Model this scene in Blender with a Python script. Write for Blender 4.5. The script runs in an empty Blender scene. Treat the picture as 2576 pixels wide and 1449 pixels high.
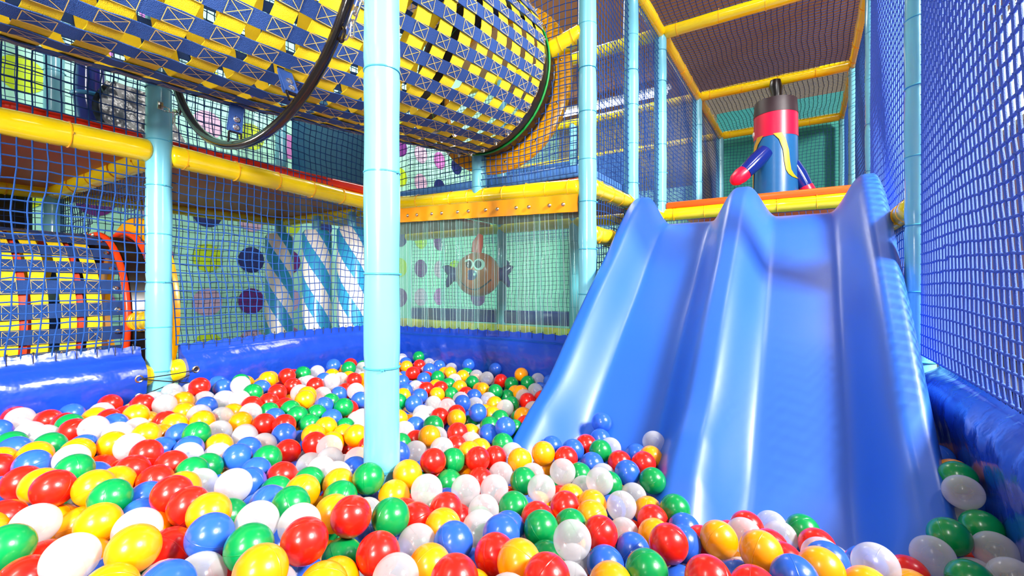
import bpy, bmesh, math, random
import numpy as np
from mathutils import Vector, Matrix
S = bpy.context.scene
COL = S.collection
random.seed(7)
PI = math.pi

# ------------------------------------------------------------------ camera, world, lights, exposure
YAW = math.radians(32.588)
CAMZ = 0.88
cd = bpy.data.cameras.new('camera'); cam = bpy.data.objects.new('camera', cd); COL.objects.link(cam)
cd.sensor_width = 36.0; cd.lens = 1164.45 / 2576 * 36.0; cd.clip_start = 0.02; cd.clip_end = 60
cam.location = (0, 0, CAMZ); cam.rotation_euler = (PI / 2, 0, YAW)
S.camera = cam
S.view_settings.view_transform = 'Standard'; S.view_settings.look = 'None'
S.view_settings.exposure = 0.0; S.view_settings.gamma = 1.0; S.view_settings.use_curve_mapping = False
w = bpy.data.worlds.new('hall_light'); S.world = w; w.use_nodes = True
w.node_tree.nodes['Background'].inputs[0].default_value = (0.93, 0.97, 1.0, 1)
w.node_tree.nodes['Background'].inputs[1].default_value = 0.24

def area(name, loc, target, sx, sy, power, colr=(1, 1, 1)):
    d = bpy.data.lights.new(name, 'AREA'); d.shape = 'RECTANGLE'; d.size = sx; d.size_y = sy; d.energy = power; d.color = colr
    o = bpy.data.objects.new(name, d); COL.objects.link(o); o.location = loc
    o.rotation_euler = (Vector(target) - Vector(loc)).to_track_quat('-Z', 'Y').to_euler()
    return o
area('assumed_daylight_key', (3.5, 1.2, 3.8), (-0.8, 1.6, 0.6), 0.8, 1.0, 1020, (1.0, 0.985, 0.97))  # assumed daylight from the right: an added area lamp, no window stands here
area('fill_behind_camera', (0.0, -1.5, 1.75), (-2.4, 1.2, 1.2), 0.35, 0.7, 58, (1.0, 0.98, 0.95)).data.spread = math.radians(75)  # added fill behind the camera, brightens the left beams and ring
area('fill_front_high', (-0.7, -1.9, 3.9), (-1.2, 2.2, 1.2), 0.3, 1.5, 60, (1.0, 0.98, 0.95))  # added high frontal fill for the back wall, not a real fitting
area('fill_left_bay', (-4.15, -1.0, 1.25), (-4.5, 2.4, 0.95), 0.5, 0.5, 75, (1.0, 0.98, 0.92))  # unseen fill added to lift the mint wall in the left bay
area('fill_rear_bay', (-2.4, 4.6, 4.1), (-3.4, 4.2, 0.4), 1.6, 1.0, 115, (1.0, 0.98, 0.93))  # added fill from above to brighten the rear bay
area('fill_outside_right', (1.7, 1.9, 2.2), (0.36, 2.3, 1.6), 0.5, 1.6, 60, (0.98, 0.97, 1.0))  # extra fill added to brighten the right net and post side
area('fill_right_hall', (0.9, 3.0, 4.3), (2.15, 4.0, 1.6), 0.6, 2.0, 110, (1.0, 0.97, 1.0))  # added fill aimed at the lilac wall beyond the net

# ------------------------------------------------------------------ helpers
class MB:
    def __init__(s): s.v = []; s.f = []; s.m = []
    def add(s, vs, fs, mat=0):
        b = len(s.v); s.v += [tuple(p) for p in vs]; s.f += [tuple(b + i for i in f) for f in fs]; s.m += [mat] * len(fs)
    def box(s, c, size, mat=0, rot=None):
        x, y, z = [q / 2 for q in size]
        vs = [Vector((a * x, b * y, d * z)) for a in (-1, 1) for b in (-1, 1) for d in (-1, 1)]
        if rot: vs = [rot @ p for p in vs]
        vs = [p + Vector(c) for p in vs]
        s.add(vs, [(0, 1, 3, 2), (4, 6, 7, 5), (0, 4, 5, 1), (2, 3, 7, 6), (0, 2, 6, 4), (1, 5, 7, 3)], mat)
    def tube(s, pts, r, n=8, closed=False, mat=0, caps=True, ra=None):
        pts = [Vector(p) for p in pts]; N = len(pts)
        rs = r if isinstance(r, (list, tuple)) else [r] * N
        tang = []
        for i in range(N):
            a = pts[(i - 1) % N] if (closed or i > 0) else pts[i]
            b = pts[(i + 1) % N] if (closed or i < N - 1) else pts[i]
            t = b - a
            tang.append(t.normalized() if t.length > 1e-9 else Vector((0, 0, 1)))
        up = Vector((0, 0, 1)) if abs(tang[0].z) < .9 else Vector((1, 0, 0))
        u = (up - tang[0] * up.dot(tang[0])).normalized()
        vs = []
        for i in range(N):
            u = (u - tang[i] * u.dot(tang[i]))
            if u.length < 1e-6: u = tang[i].orthogonal()
            u.normalize(); q = tang[i].cross(u)
            for k in range(n):
                a = 2 * PI * k / n
                vs.append(pts[i] + (u * math.cos(a) + q * math.sin(a)) * rs[i])
        fs = []
        M = N if closed else N - 1
        for i in range(M):
            j = (i + 1) % N
            for k in range(n):
                l = (k + 1) % n
                fs.append((i * n + k, i * n + l, j * n + l, j * n + k))
        if caps and not closed:
            fs.append(tuple(range(n - 1, -1, -1))); fs.append(tuple((N - 1) * n + k for k in range(n)))
        s.add(vs, fs, mat)
    def sphere(s, c, r, nu=16, nv=10, mat=0, sc=(1, 1, 1), rot=None):
        vs = [Vector((0, 0, r * sc[2]))]
        for j in range(1, nv):
            ph = PI * j / nv
            for i in range(nu):
                th = 2 * PI * i / nu
                vs.append(Vector((r * sc[0] * math.sin(ph) * math.cos(th), r * sc[1] * math.sin(ph) * math.sin(th), r * sc[2] * math.cos(ph))))
        vs.append(Vector((0, 0, -r * sc[2])))
        if rot: vs = [rot @ p for p in vs]
        vs = [p + Vector(c) for p in vs]
        fs = [(0, 1 + i, 1 + (i + 1) % nu) for i in range(nu)]
        for j in range(nv - 2):
            for i in range(nu):
                a = 1 + j * nu; fs.append((a + i, a + nu + i, a + nu + (i + 1) % nu, a + (i + 1) % nu))
        L = len(vs) - 1; a = 1 + (nv - 2) * nu
        fs += [(L, a + (i + 1) % nu, a + i) for i in range(nu)]
        s.add(vs, fs, mat)
    def grid(s, P, mat=0, flip=False):
        n, m = len(P), len(P[0]); vs = [p for row in P for p in row]; fs = []
        for i in range(n - 1):
            for j in range(m - 1):
                q = (i * m + j, i * m + j + 1, (i + 1) * m + j + 1, (i + 1) * m + j)
                fs.append(q[::-1] if flip else q)
        s.add(vs, fs, mat)
    def strip(s, ctr, wid, nrm, th, mat=0, closed=False):
        """flat webbing: ctr points, wid half-width vectors, nrm unit normals"""
        N = len(ctr); vs = []
        for c, w_, n_ in zip(ctr, wid, nrm):
            h = n_ * (th / 2)
            vs += [c - w_ + h, c + w_ + h, c + w_ - h, c - w_ - h]
        fs = []
        M = N if closed else N - 1
        for i in range(M):
            a = i * 4; b = ((i + 1) % N) * 4
            for k in range(4):
                l = (k + 1) % 4; fs.append((a + k, a + l, b + l, b + k))
        if not closed: fs += [(3, 2, 1, 0), ((N - 1) * 4, (N - 1) * 4 + 1, (N - 1) * 4 + 2, (N - 1) * 4 + 3)]
        s.add(vs, fs, mat)
    def build(s, name, mats, parent=None, sharp=40, smooth=True, loc=None):
        me = bpy.data.meshes.new(name)
        vs = s.v
        if loc is not None: vs = [(p[0] - loc[0], p[1] - loc[1], p[2] - loc[2]) for p in vs]
        me.from_pydata([tuple(p) for p in vs], [], s.f)
        if not isinstance(mats, (list, tuple)): mats = [mats]
        for m in mats: me.materials.append(m)
        if len(mats) > 1: me.polygons.foreach_set('material_index', s.m)
        if smooth:
            me.polygons.foreach_set('use_smooth', [True] * len(me.polygons))
            me.set_sharp_from_angle(angle=math.radians(sharp))
        me.update()
        o = bpy.data.objects.new(name, me); COL.objects.link(o)
        if loc is not None: o.location = loc
        if parent: o.parent = parent
        return o

def tag(o, label=None, cat=None, group=None, kind=None):
    if label: o['label'] = label
    if cat: o['category'] = cat
    if group: o['group'] = group
    if kind: o['kind'] = kind
    return o
def thing(name, label, cat, loc=(0, 0, 0), group=None):
    o = bpy.data.objects.new(name, None); COL.objects.link(o); o.location = loc; o.empty_display_size = .05
    return tag(o, label, cat, group)
def local(o, parent):
    """parent o (built in world space) to an empty without moving it"""
    o.parent = parent; o.matrix_parent_inverse = Matrix.Translation(-Vector(parent.location)); return o
def rbox(mb, c, size, r=.01, seg=3, mat=0, rot=None):
    bm = bmesh.new(); bmesh.ops.create_cube(bm, size=1)
    for v in bm.verts: v.co = Vector((v.co.x * size[0], v.co.y * size[1], v.co.z * size[2]))
    bmesh.ops.bevel(bm, geom=list(bm.edges), offset=r, segments=seg, affect='EDGES', profile=.5)
    bm.verts.ensure_lookup_table(); vs = [v.co.copy() for v in bm.verts]
    if rot: vs = [rot @ p for p in vs]
    mb.add([p + Vector(c) for p in vs], [[v.index for v in f.verts] for f in bm.faces], mat); bm.free()

# ------------------------------------------------------------------ materials
def mat(name, colr, rough=.35, metal=0.0, coat=0.0, bump=0.0, bscale=30, var=0.06, spec=.5, sss=0.0, trans=0.0, bdist=.01):
    m = bpy.data.materials.new(name); m.use_nodes = True; nt = m.node_tree; b = nt.nodes['Principled BSDF']
    b.inputs['Roughness'].default_value = rough; b.inputs['Metallic'].default_value = metal
    b.inputs['Coat Weight'].default_value = coat; b.inputs['Coat Roughness'].default_value = .12
    b.inputs['Specular IOR Level'].default_value = spec
    if trans: b.inputs['Transmission Weight'].default_value = trans
    tc = nt.nodes.new('ShaderNodeTexCoord'); n = nt.nodes.new('ShaderNodeTexNoise'); n.inputs['Scale'].default_value = bscale; n.inputs['Detail'].default_value = 3
    nt.links.new(tc.outputs['Object'], n.inputs['Vector'])
    mx = nt.nodes.new('ShaderNodeMixRGB'); c = Vector(colr[:3])
    mx.inputs[1].default_value = (*(c * (1 - var)), 1); mx.inputs[2].default_value = (*[min(1, q * (1 + var)) for q in c], 1)
    nt.links.new(n.outputs['Fac'], mx.inputs[0]); nt.links.new(mx.outputs[0], b.inputs['Base Color'])
    if bump:
        bp = nt.nodes.new('ShaderNodeBump'); bp.inputs['Strength'].default_value = bump; bp.inputs['Distance'].default_value = bdist
        nt.links.new(n.outputs['Fac'], bp.inputs['Height']); nt.links.new(bp.outputs[0], b.inputs['Normal'])
    return m
M = {}
M['post'] = mat('pale_blue_vinyl', (.17, .52, .63), .22, coat=.4, bump=.15, bscale=9, var=.05)
M['yellow'] = mat('yellow_vinyl', (1.0, .68, .003), .2, coat=.5, bump=.12, bscale=9)
M['tie_y'] = mat('orange_cable_tie', (.95, .42, .005), .3)
M['tie_b'] = mat('teal_cable_tie', (.06, .38, .52), .3)
M['tie_k'] = mat('black_cord', (.006, .006, .01), .6)
M['orange'] = mat('orange_vinyl', (.98, .34, .005), .35, bump=.25, bscale=14)
M['ringo'] = mat('orange_ring_plastic', (1.0, .40, .0), .3, var=.04)
M['redmat'] = mat('red_vinyl', (.85, .025, .004), .25, coat=.3, bump=.2, bscale=12)
M['orangemat'] = mat('orange_red_vinyl', (.95, .10, .004), .3)
M['under'] = mat('brown_board', (.42, .075, .02), .45, bump=.1, bscale=6, var=.25)
M['pad'] = mat('royal_blue_vinyl', (.008, .048, .40), .22, coat=.4, bump=.5, bscale=11, var=.03, bdist=.02)
M['padlight'] = mat('sky_blue_vinyl', (.10, .28, .72), .3)
M['slide'] = mat('blue_slide_plastic', (.003, .105, .56), .5, coat=.0, spec=.8, bump=.03, bscale=5, var=.03)
bs = M['slide'].node_tree.nodes['Principled BSDF']; bs.inputs['Coat Weight'].default_value = .5; bs.inputs['Coat Roughness'].default_value = .27; bs.inputs['Sheen Weight'].default_value = .0; bs.inputs['Sheen Roughness'].default_value = .4
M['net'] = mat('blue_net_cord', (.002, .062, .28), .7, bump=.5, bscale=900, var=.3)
M['netlit'] = mat('lit_blue_net_cord', (.05, .13, .62), .6, bump=.5, bscale=900, var=.3)  # lit copy of the net cord, brightness of the right side put into colour
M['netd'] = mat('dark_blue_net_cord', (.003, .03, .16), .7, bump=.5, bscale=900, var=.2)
M['strapb'] = mat('navy_webbing', (.006, .050, .22), .65, bump=.6, bscale=500, var=.15)
M['strapy'] = mat('yellow_webbing', (1.0, .66, .003), .6, bump=.5, bscale=500, var=.08)
M['strapr'] = mat('red_webbing', (.75, .05, .01), .6)
M['thread'] = mat('tan_thread', (.75, .50, .10), .7)
M['steel'] = mat('steel', (.75, .74, .72), .22, metal=1, var=.05)
M['brass'] = mat('brass_nickel', (.78, .62, .42), .25, metal=1, var=.05)
M['black'] = mat('black_rubber', (.006, .004, .004), .3, coat=.3)
M['hoop'] = mat('black_gloss_hoop', (.006, .004, .003), .16, coat=.25, bump=.12, bscale=20)
M['green'] = mat('green_edge', (.0, .25, .03), .4)
M['redring'] = mat('red_orange_plastic', (.9, .05, .005), .35)
M['mint'] = mat('mint_wall_paint', (.40, .84, .64), .6, var=.02)
M['teal'] = mat('teal_panel_paint', (.02, .30, .24), .6, var=.05)
M['lilac'] = mat('lilac_wall_paint', (.66, .46, .72), .7, var=.03)
M['cream'] = mat('olive_wall_paint', (.34, .27, .13), .7, var=.03)
M['ceil'] = mat('brown_purple_ceiling', (.42, .17, .09), .8, var=.2, bscale=2)
M['floor'] = mat('grey_play_floor', (.15, .16, .22), .7)
M['deepblue'] = mat('deep_blue_pad', (.004, .10, .26), .35)
M['bluevinyl'] = mat('dark_blue_gloss_vinyl', (.004, .02, .22), .12, coat=.6)
M['silver'] = mat('grey_crinkled_vinyl', (.07, .10, .13), .3, coat=.15, bump=.9, bscale=7, var=.4, bdist=.08)
M['white'] = mat('white_vinyl', (.82, .80, .76), .3)
M['rollerblue'] = mat('blue_roller_vinyl', (.03, .25, .50), .25, coat=.3)
for k, c in dict(lime=(.50, .72, .002), navy=(.004, .012, .13), pink=(.66, .45, .60), purple=(.14, .01, .20), mauve=(.52, .16, .48)).items():
    M['dot_' + k] = mat(k + '_paint', c, .6, var=.02)
M['magenta'] = mat('crimson_nylon', (.72, .004, .05), .35)
M['darkcap'] = mat('charcoal_nylon', (.03, .015, .02), .45)
M['figblue'] = mat('blue_nylon', (.012, .12, .33), .3)
M['figyel'] = mat('mustard_nylon', (.75, .38, .005), .45)
M['fish'] = mat('orange_inflatable', (.62, .12, .01), .3, coat=.3)
M['eyew'] = mat('white_print', (.8, .8, .7), .4)
M['fin'] = mat('navy_inflatable', (.012, .012, .12), .25, coat=.4)

def emis(name, c, s):
    m = bpy.data.materials.new(name); m.use_nodes = True; nt = m.node_tree; nt.nodes.clear()
    e = nt.nodes.new('ShaderNodeEmission'); e.inputs[0].default_value = (*c, 1); e.inputs[1].default_value = s
    o = nt.nodes.new('ShaderNodeOutputMaterial'); nt.links.new(e.outputs[0], o.inputs[0]); return m
M['tube'] = emis('lit_fluorescent', (1, .98, .95), 9)
M['sky'] = emis('daylight_glass', (.97, .98, 1), 2.2)

def spiral_mat():
    m = mat('striped_roller_vinyl', (.8, .8, .8), .3, coat=.3); nt = m.node_tree; b = nt.nodes['Principled BSDF']
    tc = nt.nodes.new('ShaderNodeTexCoord'); sp = nt.nodes.new('ShaderNodeSeparateXYZ'); nt.links.new(tc.outputs['Object'], sp.inputs[0])
    at = nt.nodes.new('ShaderNodeMath'); at.operation = 'ARCTAN2'; nt.links.new(sp.outputs['Y'], at.inputs[0]); nt.links.new(sp.outputs['X'], at.inputs[1])
    d = nt.nodes.new('ShaderNodeMath'); d.operation = 'DIVIDE'; d.inputs[1].default_value = 2 * PI / 3; nt.links.new(at.outputs[0], d.inputs[0])
    z = nt.nodes.new('ShaderNodeMath'); z.operation = 'MULTIPLY'; z.inputs[1].default_value = 2.9; nt.links.new(sp.outputs['Z'], z.inputs[0])
    a = nt.nodes.new('ShaderNodeMath'); a.operation = 'ADD'; nt.links.new(d.outputs[0], a.inputs[0]); nt.links.new(z.outputs[0], a.inputs[1])
    f = nt.nodes.new('ShaderNodeMath'); f.operation = 'FRACT'; nt.links.new(a.outputs[0], f.inputs[0])
    g = nt.nodes.new('ShaderNodeMath'); g.operation = 'GREATER_THAN'; g.inputs[1].default_value = .5; nt.links.new(f.outputs[0], g.inputs[0])
    mx = nt.nodes.new('ShaderNodeMixRGB'); mx.inputs[1].default_value = (.85, .80, .72, 1); mx.inputs[2].default_value = (.03, .33, .55, 1)
    nt.links.new(g.outputs[0], mx.inputs[0]); nt.links.new(mx.outputs[0], b.inputs['Base Color']); return m
M['spiral'] = spiral_mat()

def clear_mat(name, tint, opac, rough=.08, edge=.5):
    m = bpy.data.materials.new(name); m.use_nodes = True; nt = m.node_tree; b = nt.nodes['Principled BSDF']; out = nt.nodes['Material Output']
    b.inputs['Base Color'].default_value = (*tint, 1); b.inputs['Roughness'].default_value = rough; b.inputs['Coat Weight'].default_value = .3
    t = nt.nodes.new('ShaderNodeBsdfTransparent'); t.inputs[0].default_value = (*[min(1, q * 1.02) for q in tint], 1)
    lw = nt.nodes.new('ShaderNodeLayerWeight'); lw.inputs[0].default_value = edge
    mr = nt.nodes.new('ShaderNodeMapRange'); mr.inputs['To Min'].default_value = opac; mr.inputs['To Max'].default_value = min(1, opac + .55)
    nt.links.new(lw.outputs['Facing'], mr.inputs['Value'])
    mx = nt.nodes.new('ShaderNodeMixShader'); nt.links.new(mr.outputs[0], mx.inputs[0]); nt.links.new(t.outputs[0], mx.inputs[1]); nt.links.new(b.outputs[0], mx.inputs[2])
    nt.links.new(mx.outputs[0], out.inputs['Surface']); return m
M['pvc'] = clear_mat('clear_pvc_strip', (.62, .88, .84), .06, .04, .2)
M['pvcrib'] = clear_mat('ribbed_pvc_edge', (.70, .88, .88), .35, .1)

def ball_mat(name, c, clear=False):
    m = clear_mat(name, c, .23, .2, .30) if clear else mat(name, c, .27, coat=.25, var=.02, bscale=5)
    nt = m.node_tree; b = nt.nodes['Principled BSDF']
    # moulding seam round the equator
    tc = nt.nodes.new('ShaderNodeTexCoord'); sp = nt.nodes.new('ShaderNodeSeparateXYZ'); nt.links.new(tc.outputs['UV'], sp.inputs[0])
    s1 = nt.nodes.new('ShaderNodeMath'); s1.operation = 'SUBTRACT'; s1.inputs[1].default_value = .5; nt.links.new(sp.outputs['Y'], s1.inputs[0])
    ab = nt.nodes.new('ShaderNodeMath'); ab.operation = 'ABSOLUTE'; nt.links.new(s1.outputs[0], ab.inputs[0])
    mr = nt.nodes.new('ShaderNodeMapRange'); mr.inputs['From Max'].default_value = .012; mr.inputs['To Min'].default_value = 1; mr.inputs['To Max'].default_value = 0
    nt.links.new(ab.outputs[0], mr.inputs['Value'])
    bp = nt.nodes.new('ShaderNodeBump'); bp.inputs['Strength'].default_value = .5; bp.inputs['Distance'].default_value = .0012
    nt.links.new(mr.outputs[0], bp.inputs['Height']); nt.links.new(bp.outputs[0], b.inputs['Normal'])
    if not clear: nt.links.new(bp.outputs[0], b.inputs['Coat Normal'])
    return m
BM = [ball_mat('red_ball_plastic', (.85, .012, .004)), ball_mat('yellow_ball_plastic', (1.0, .34, .0)), ball_mat('blue_ball_plastic', (.022, .11, .58)),
      ball_mat('green_ball_plastic', (.0, .27, .055)), ball_mat('clear_ball_plastic', (.86, .85, .86), True)]
# ------------------------------------------------------------------ the hall shell
def slab(name, c, size, m):
    b = MB(); b.box(c, size); o = b.build(name, m, smooth=False); tag(o, kind='structure'); return o
slab('floor', (-2.4, 3.6, -.06), (9.2, 13.0, .1), M['floor'])
wl = slab('wall_left', (-4.72, 3.6, 2.2), (.08, 13.0, 4.4), M['mint'])
slab('wall_back', (-1.3, 9.3, 2.2), (6.9, .08, 4.4), M['cream'])
slab('wall_back_right', (1.42, 9.22, 2.2), (1.4, .08, 4.4), M['lilac'])
slab('wall_right', (2.15, 7.3, 2.2), (.08, 4.1, 4.4), M['lilac'])
slab('ceiling', (-1.3, 5.9, 4.45), (6.9, 6.9, .1), M['ceil'])
b = MB(); b.box((2.10, 7.4, 3.55), (.03, 1.7, 1.4)); tag(b.build('window_1', M['sky'], smooth=False), kind='structure')
wf = MB()
for z in (2.82, 4.28): wf.box((2.08, 7.4, z), (.05, 1.82, .06))
for y in (6.52, 8.28): wf.box((2.08, y, 3.55), (.05, .06, 1.5))
tag(wf.build('trim_1', M['white'], smooth=False), kind='structure')
# mint painted screen wall behind the rear bay
wr = slab('wall_rear', (-2.85, 5.35, 1.0), (3.7, .05, 2.0), M['mint'])

# polka dots painted on the mint walls: each dot is a thin painted disc
def dots(name, axis, pos, centres, wall):
    b = MB(); keys = ['lime', 'navy', 'pink', 'purple', 'mauve']
    for (a, z, k, r) in centres:
        vs = []; n = 28
        for i in range(n):
            t = 2 * PI * i / n; p, q = a + r * math.cos(t), z + r * math.sin(t)
            vs.append((pos, p, q) if axis == 'x' else (p, pos, q))
        b.add(vs, [tuple(range(n))], keys.index(k))
    o = b.build(name, [M['dot_' + k] for k in keys], smooth=False)
    o.parent = wall; return o
sp = .395
cs = []
rows = [['navy', 'lime', 'pink', 'purple', 'mauve'], ['pink', 'purple', 'mauve', 'lime', 'navy']]
# left wall: spacing .40, anchored on the dots seen through the net
colr_at = {(0, 0): 'navy', (0, -1): 'purple', (-1, 0): 'lime', (-1, -1): 'pink', (-1, -2): 'lime', (0, -2): 'pink', (-1, 1): 'navy', (0, 1): 'pink', (-2, 0): 'mauve', (-2, -1): 'lime', (-2, -2): 'purple', (2, 0): 'lime', (2, -1): 'mauve', (2, -2): 'purple', (2, 1): 'navy', (-4, 3): 'lime', (-3, 3): 'mauve', (0, 3): 'lime', (-1, 3): 'pink', (-2, 3): 'navy', (5, 3): 'lime', (6, 3): 'pink', (7, 3): 'navy', (8, 3): 'lime'}
for i in range(-6, 9):
    for j in range(-3, 6):
        k = colr_at.get((i, j)) or ['lime', 'pink', 'navy', 'purple', 'mauve'][(i * 3 + j * 2) % 5]
        cs.append((2.49 + i * .40, 1.16 + j * .41, k, .128))
dots('polka_dots', 'x', -4.675, cs, wl)
cs = [(-4.4 + i * .42, 1.16 + j * .41, ['lime', 'purple', 'pink', 'mauve', 'navy'][(i * 2 + j) % 5], .13) for i, j in ((0, 0), (1, -1), (2, 0), (5, 0), (6, -1), (7, 1))]
dots('polka_dots', 'y', 5.32, cs, wr)

# ------------------------------------------------------------------ padded posts and beams
def sleeve(mb, p0, p1, r, ties, cap0=True, cap1=True):
    p0, p1 = Vector(p0), Vector(p1); L = (p1 - p0).length; d = (p1 - p0) / L
    n = max(2, int(L / .03)); pts, rs = [], []
    if cap0:
        for a in (90, 65, 40, 20): pts.append(p0 - d * (r * .55 * math.sin(math.radians(a)) * 1.0)); rs.append(max(.0005, r * math.cos(math.radians(a))))
    for i in range(n + 1):
        t = L * i / n; q = r
        for k in ties: q -= .0035 * math.exp(-((t - k) / .008) ** 2)
        q += .0012 * math.sin(t * 17 + p0.x * 5) ; pts.append(p0 + d * t); rs.append(q)
    if cap1:
        for a in (20, 40, 65, 90): pts.append(p1 + d * (r * .55 * math.sin(math.radians(a)))); rs.append(max(.0005, r * math.cos(math.radians(a))))
    mb.tube(pts, rs, 28)
def ring(mb, c, d, R, r, n=32, k=6, mat=0, flat=1.0):
    c = Vector(c); d = Vector(d).normalized(); u = d.orthogonal().normalized(); v = d.cross(u)
    mb.tube([c + (u * math.cos(2 * PI * i / n) + v * math.sin(2 * PI * i / n)) * R for i in range(n)], r, k, closed=True, mat=mat)
TIE = {}
def padded(name, label, cat, p0, p1, r=.048, m='post', tie='tie_b', pitch=.28, first=.12, group=None, jit=.02, caps=(True, True)):
    p0, p1 = Vector(p0), Vector(p1); L = (p1 - p0).length; d = (p1 - p0) / L
    rnd = random.Random(int(p0.x * 991 + p0.y * 131 + p1.z * 17 + L * 7)); ties = []; t = first
    while t < L - .04: ties.append(t); t += pitch + rnd.uniform(-jit, jit)
    e = thing(name, label, cat, p0, group)
    b = MB(); sleeve(b, p0, p1, r, ties, *caps); local(b.build('foam_sleeve', M[m]), e)
    key = (tie, round(r, 4))
    for t in ties:
        if key not in TIE:
            q = MB(); ring(q, (0, 0, 0), (0, 0, 1), r - .0005, .0028, 36, 6); q.box((r + .003, 0, 0), (.006, .009, .006))
            o = q.build('cable_tie', M[tie]); TIE[key] = o
        else:
            o = TIE[key].copy(); COL.objects.link(o)
        o.parent = e; o.location = d * t
        o.rotation_euler = (Matrix.Rotation(0, 3, 'Z') @ d.to_track_quat('Z', 'Y').to_matrix() @ Matrix.Rotation(rnd.uniform(2.0, 5.5), 3, 'Z')).to_euler()
    return e
XL, XM, XR = -2.39, -.997, .36
Y1, Y2, Y3, Y4, Y5 = .873, 2.312, 3.77, 5.243, 6.742
KX, KY = -2.53, 2.33
ZB = 1.462; ZC = 2.92
G = 'pale blue padded posts of the play frame'
padded('padded_post', 'thick pale blue padded post rising from the balls in the pit centre', 'post', (XM, .889, 0), (XM, .889, 3.6), .0485, group=None, pitch=.262, first=.12)
padded('padded_post', 'teal padded post on the left with black cord lacing at its foot', 'post', (XL, Y1, 0), (XL, Y1, 3.6), pitch=.21, first=.10)
padded('padded_post', 'pale blue padded post at the right end of the strip curtain', 'post', (XM, Y2, 0), (XM, Y2, 3.6), pitch=.24)
padded('padded_post', 'pale blue corner post hidden behind the thick centre post', 'post', (KX, KY, 0), (KX, KY, 3.6))
padded('padded_post', 'slim pale blue post standing just behind the left slide ridge', 'post', (XM, 3.04, 0), (XM, 3.04, 3.6), pitch=.25)
padded('padded_post', 'pale blue post at the left end of the orange-edged platform', 'post', (XM, Y3, 0), (XM, Y3, ZC - .03), pitch=.24)
padded('padded_post', 'dim teal post, second behind the platform edge on its left side', 'post', (XM, Y4, 0), (XM, Y4, ZC - .03), pitch=.3)
padded('padded_post', 'farthest dim teal post on the platform left side', 'post', (XM, Y5, 0), (XM, Y5, ZC - .03), pitch=.3)
padded('padded_post', 'nearest right hand post with its sunlit side behind the blue net', 'post', (XR, Y2, 0), (XR, Y2, 3.6), pitch=.25)
padded('padded_post', 'dark teal post right of the tall right slide tip', 'post', (XR, Y3, 0), (XR, Y3, 3.6), pitch=.3)
padded('padded_post', 'dim teal post on the right, third back along the net', 'post', (XR, Y4, 0), (XR, Y4, ZC - .03), pitch=.3)
padded('padded_post', 'farthest narrow teal post on the right, beside the green net', 'post', (XR, Y5, 0), (XR, Y5, ZC - .03), pitch=.3)
padded('padded_post', 'teal post at the far left behind the webbing tunnel and nets', 'post', (-3.867, Y1, 0), (-3.867, Y1, 3.2), pitch=.3)
padded('padded_post', 'dark teal post left of the striped rollers', 'post', (-3.867, Y2, 0), (-3.867, Y2, 3.2), pitch=.3)
padded('padded_post', 'short pale blue post between the yellow beam and the big orange ring', 'post', (-1.717, Y2, ZB - .01), (-1.717, Y2, 1.70), pitch=.115, first=.05)
for (x, y, t) in ((-2.53, Y3, 'teal post of the rear bay seen through the left of the curtain'), (-2.45, Y4, 'pale post standing in the rear bay behind the fish'), (-1.75, Y3, 'pale blue post of the rear bay seen through the curtain middle')):
    padded('padded_post', t, 'post', (x, y, 0), (x, y, 2.9 if x < -2 else 1.5), pitch=.3)

def beam(label, p0, p1, r=.048, pitch=.2, first=.08, m='yellow', tie='tie_y'):
    return padded('padded_beam', label, 'beam', p0, p1, r, m, tie, pitch, first)
o_ = .05
beam('yellow padded beam entering from the left above the low webbing tunnel', (XL, -.62, ZB), (XL, Y1 - o_, 1.470), pitch=.23, first=.25)
beam('long yellow padded beam from the laced post to the centre post', (XL - .003, Y1 + o_, 1.468), (KX + .004, KY - o_, 1.456), pitch=.235, first=.045)
beam('yellow beam above the clear strip curtain', (KX + .05, Y2, 1.475), (XM - o_, Y2, 1.425), pitch=.14, first=.1)
beam('short yellow beam from the curtain post back to the slide top', (XM, Y2 + o_, 1.43), (XM, 3.04 - o_, 1.44), pitch=.17)
beam('yellow beam continuing behind the left slide tip', (XM, 3.04 + o_, 1.44), (XM, Y3 - o_, 1.445), pitch=.2)
beam('short yellow beam stub joining the orange ring to the curtain post', (-1.275, Y2 - .02, 2.185), (XM - o_ + .01, Y2, 2.255), r=.05, pitch=.09, first=.03)
beam('lower yellow stub beam between the curtain post and the left slide edge', (XM, Y2 + o_, 1.175), (XM, 2.90, 1.18), pitch=.2, first=.06)
beam('yellow beam under the orange-red platform edge', (XM + o_, Y3, ZB), (XR - o_, Y3, ZB), pitch=.24, first=.06)
beam('thin yellow beam showing below the platform edge at the slide entry', (XM + o_, 3.12, 1.20), (XR - o_, 3.12, 1.20), r=.04)
beam('short yellow beam right of the tall slide tip, inside the net', (XR - .01, Y2 + o_, 1.19), (XR - .01, 3.10, 1.20), pitch=.13)
for k, (ya, yb) in enumerate(((Y2 - .4, Y3), (Y3, Y4), (Y4, Y5))):
    nm = ('nearest', 'middle', 'farthest')[k]
    beam('yellow ceiling rail on the left above the platform, %s length' % nm, (XM, ya + .04, ZC), (XM, yb - .04, ZC), pitch=.3)
    beam('yellow ceiling rail on the right above the platform, %s length' % nm, (XR, ya + .04, ZC), (XR, yb - .04, ZC), pitch=.3)
for y, nm in ((Y3, 'nearest'), (Y4, 'middle'), (Y5, 'farthest')):
    beam('yellow cross beam over the platform, %s of three' % nm, (XM + o_, y, ZC), (XR - o_, y, ZC), pitch=.3)
    beam('yellow cross beam over the left rear bay, %s of three' % nm, (-4.2, y, ZC), (XM - o_, y, ZC), pitch=.3)
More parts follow.
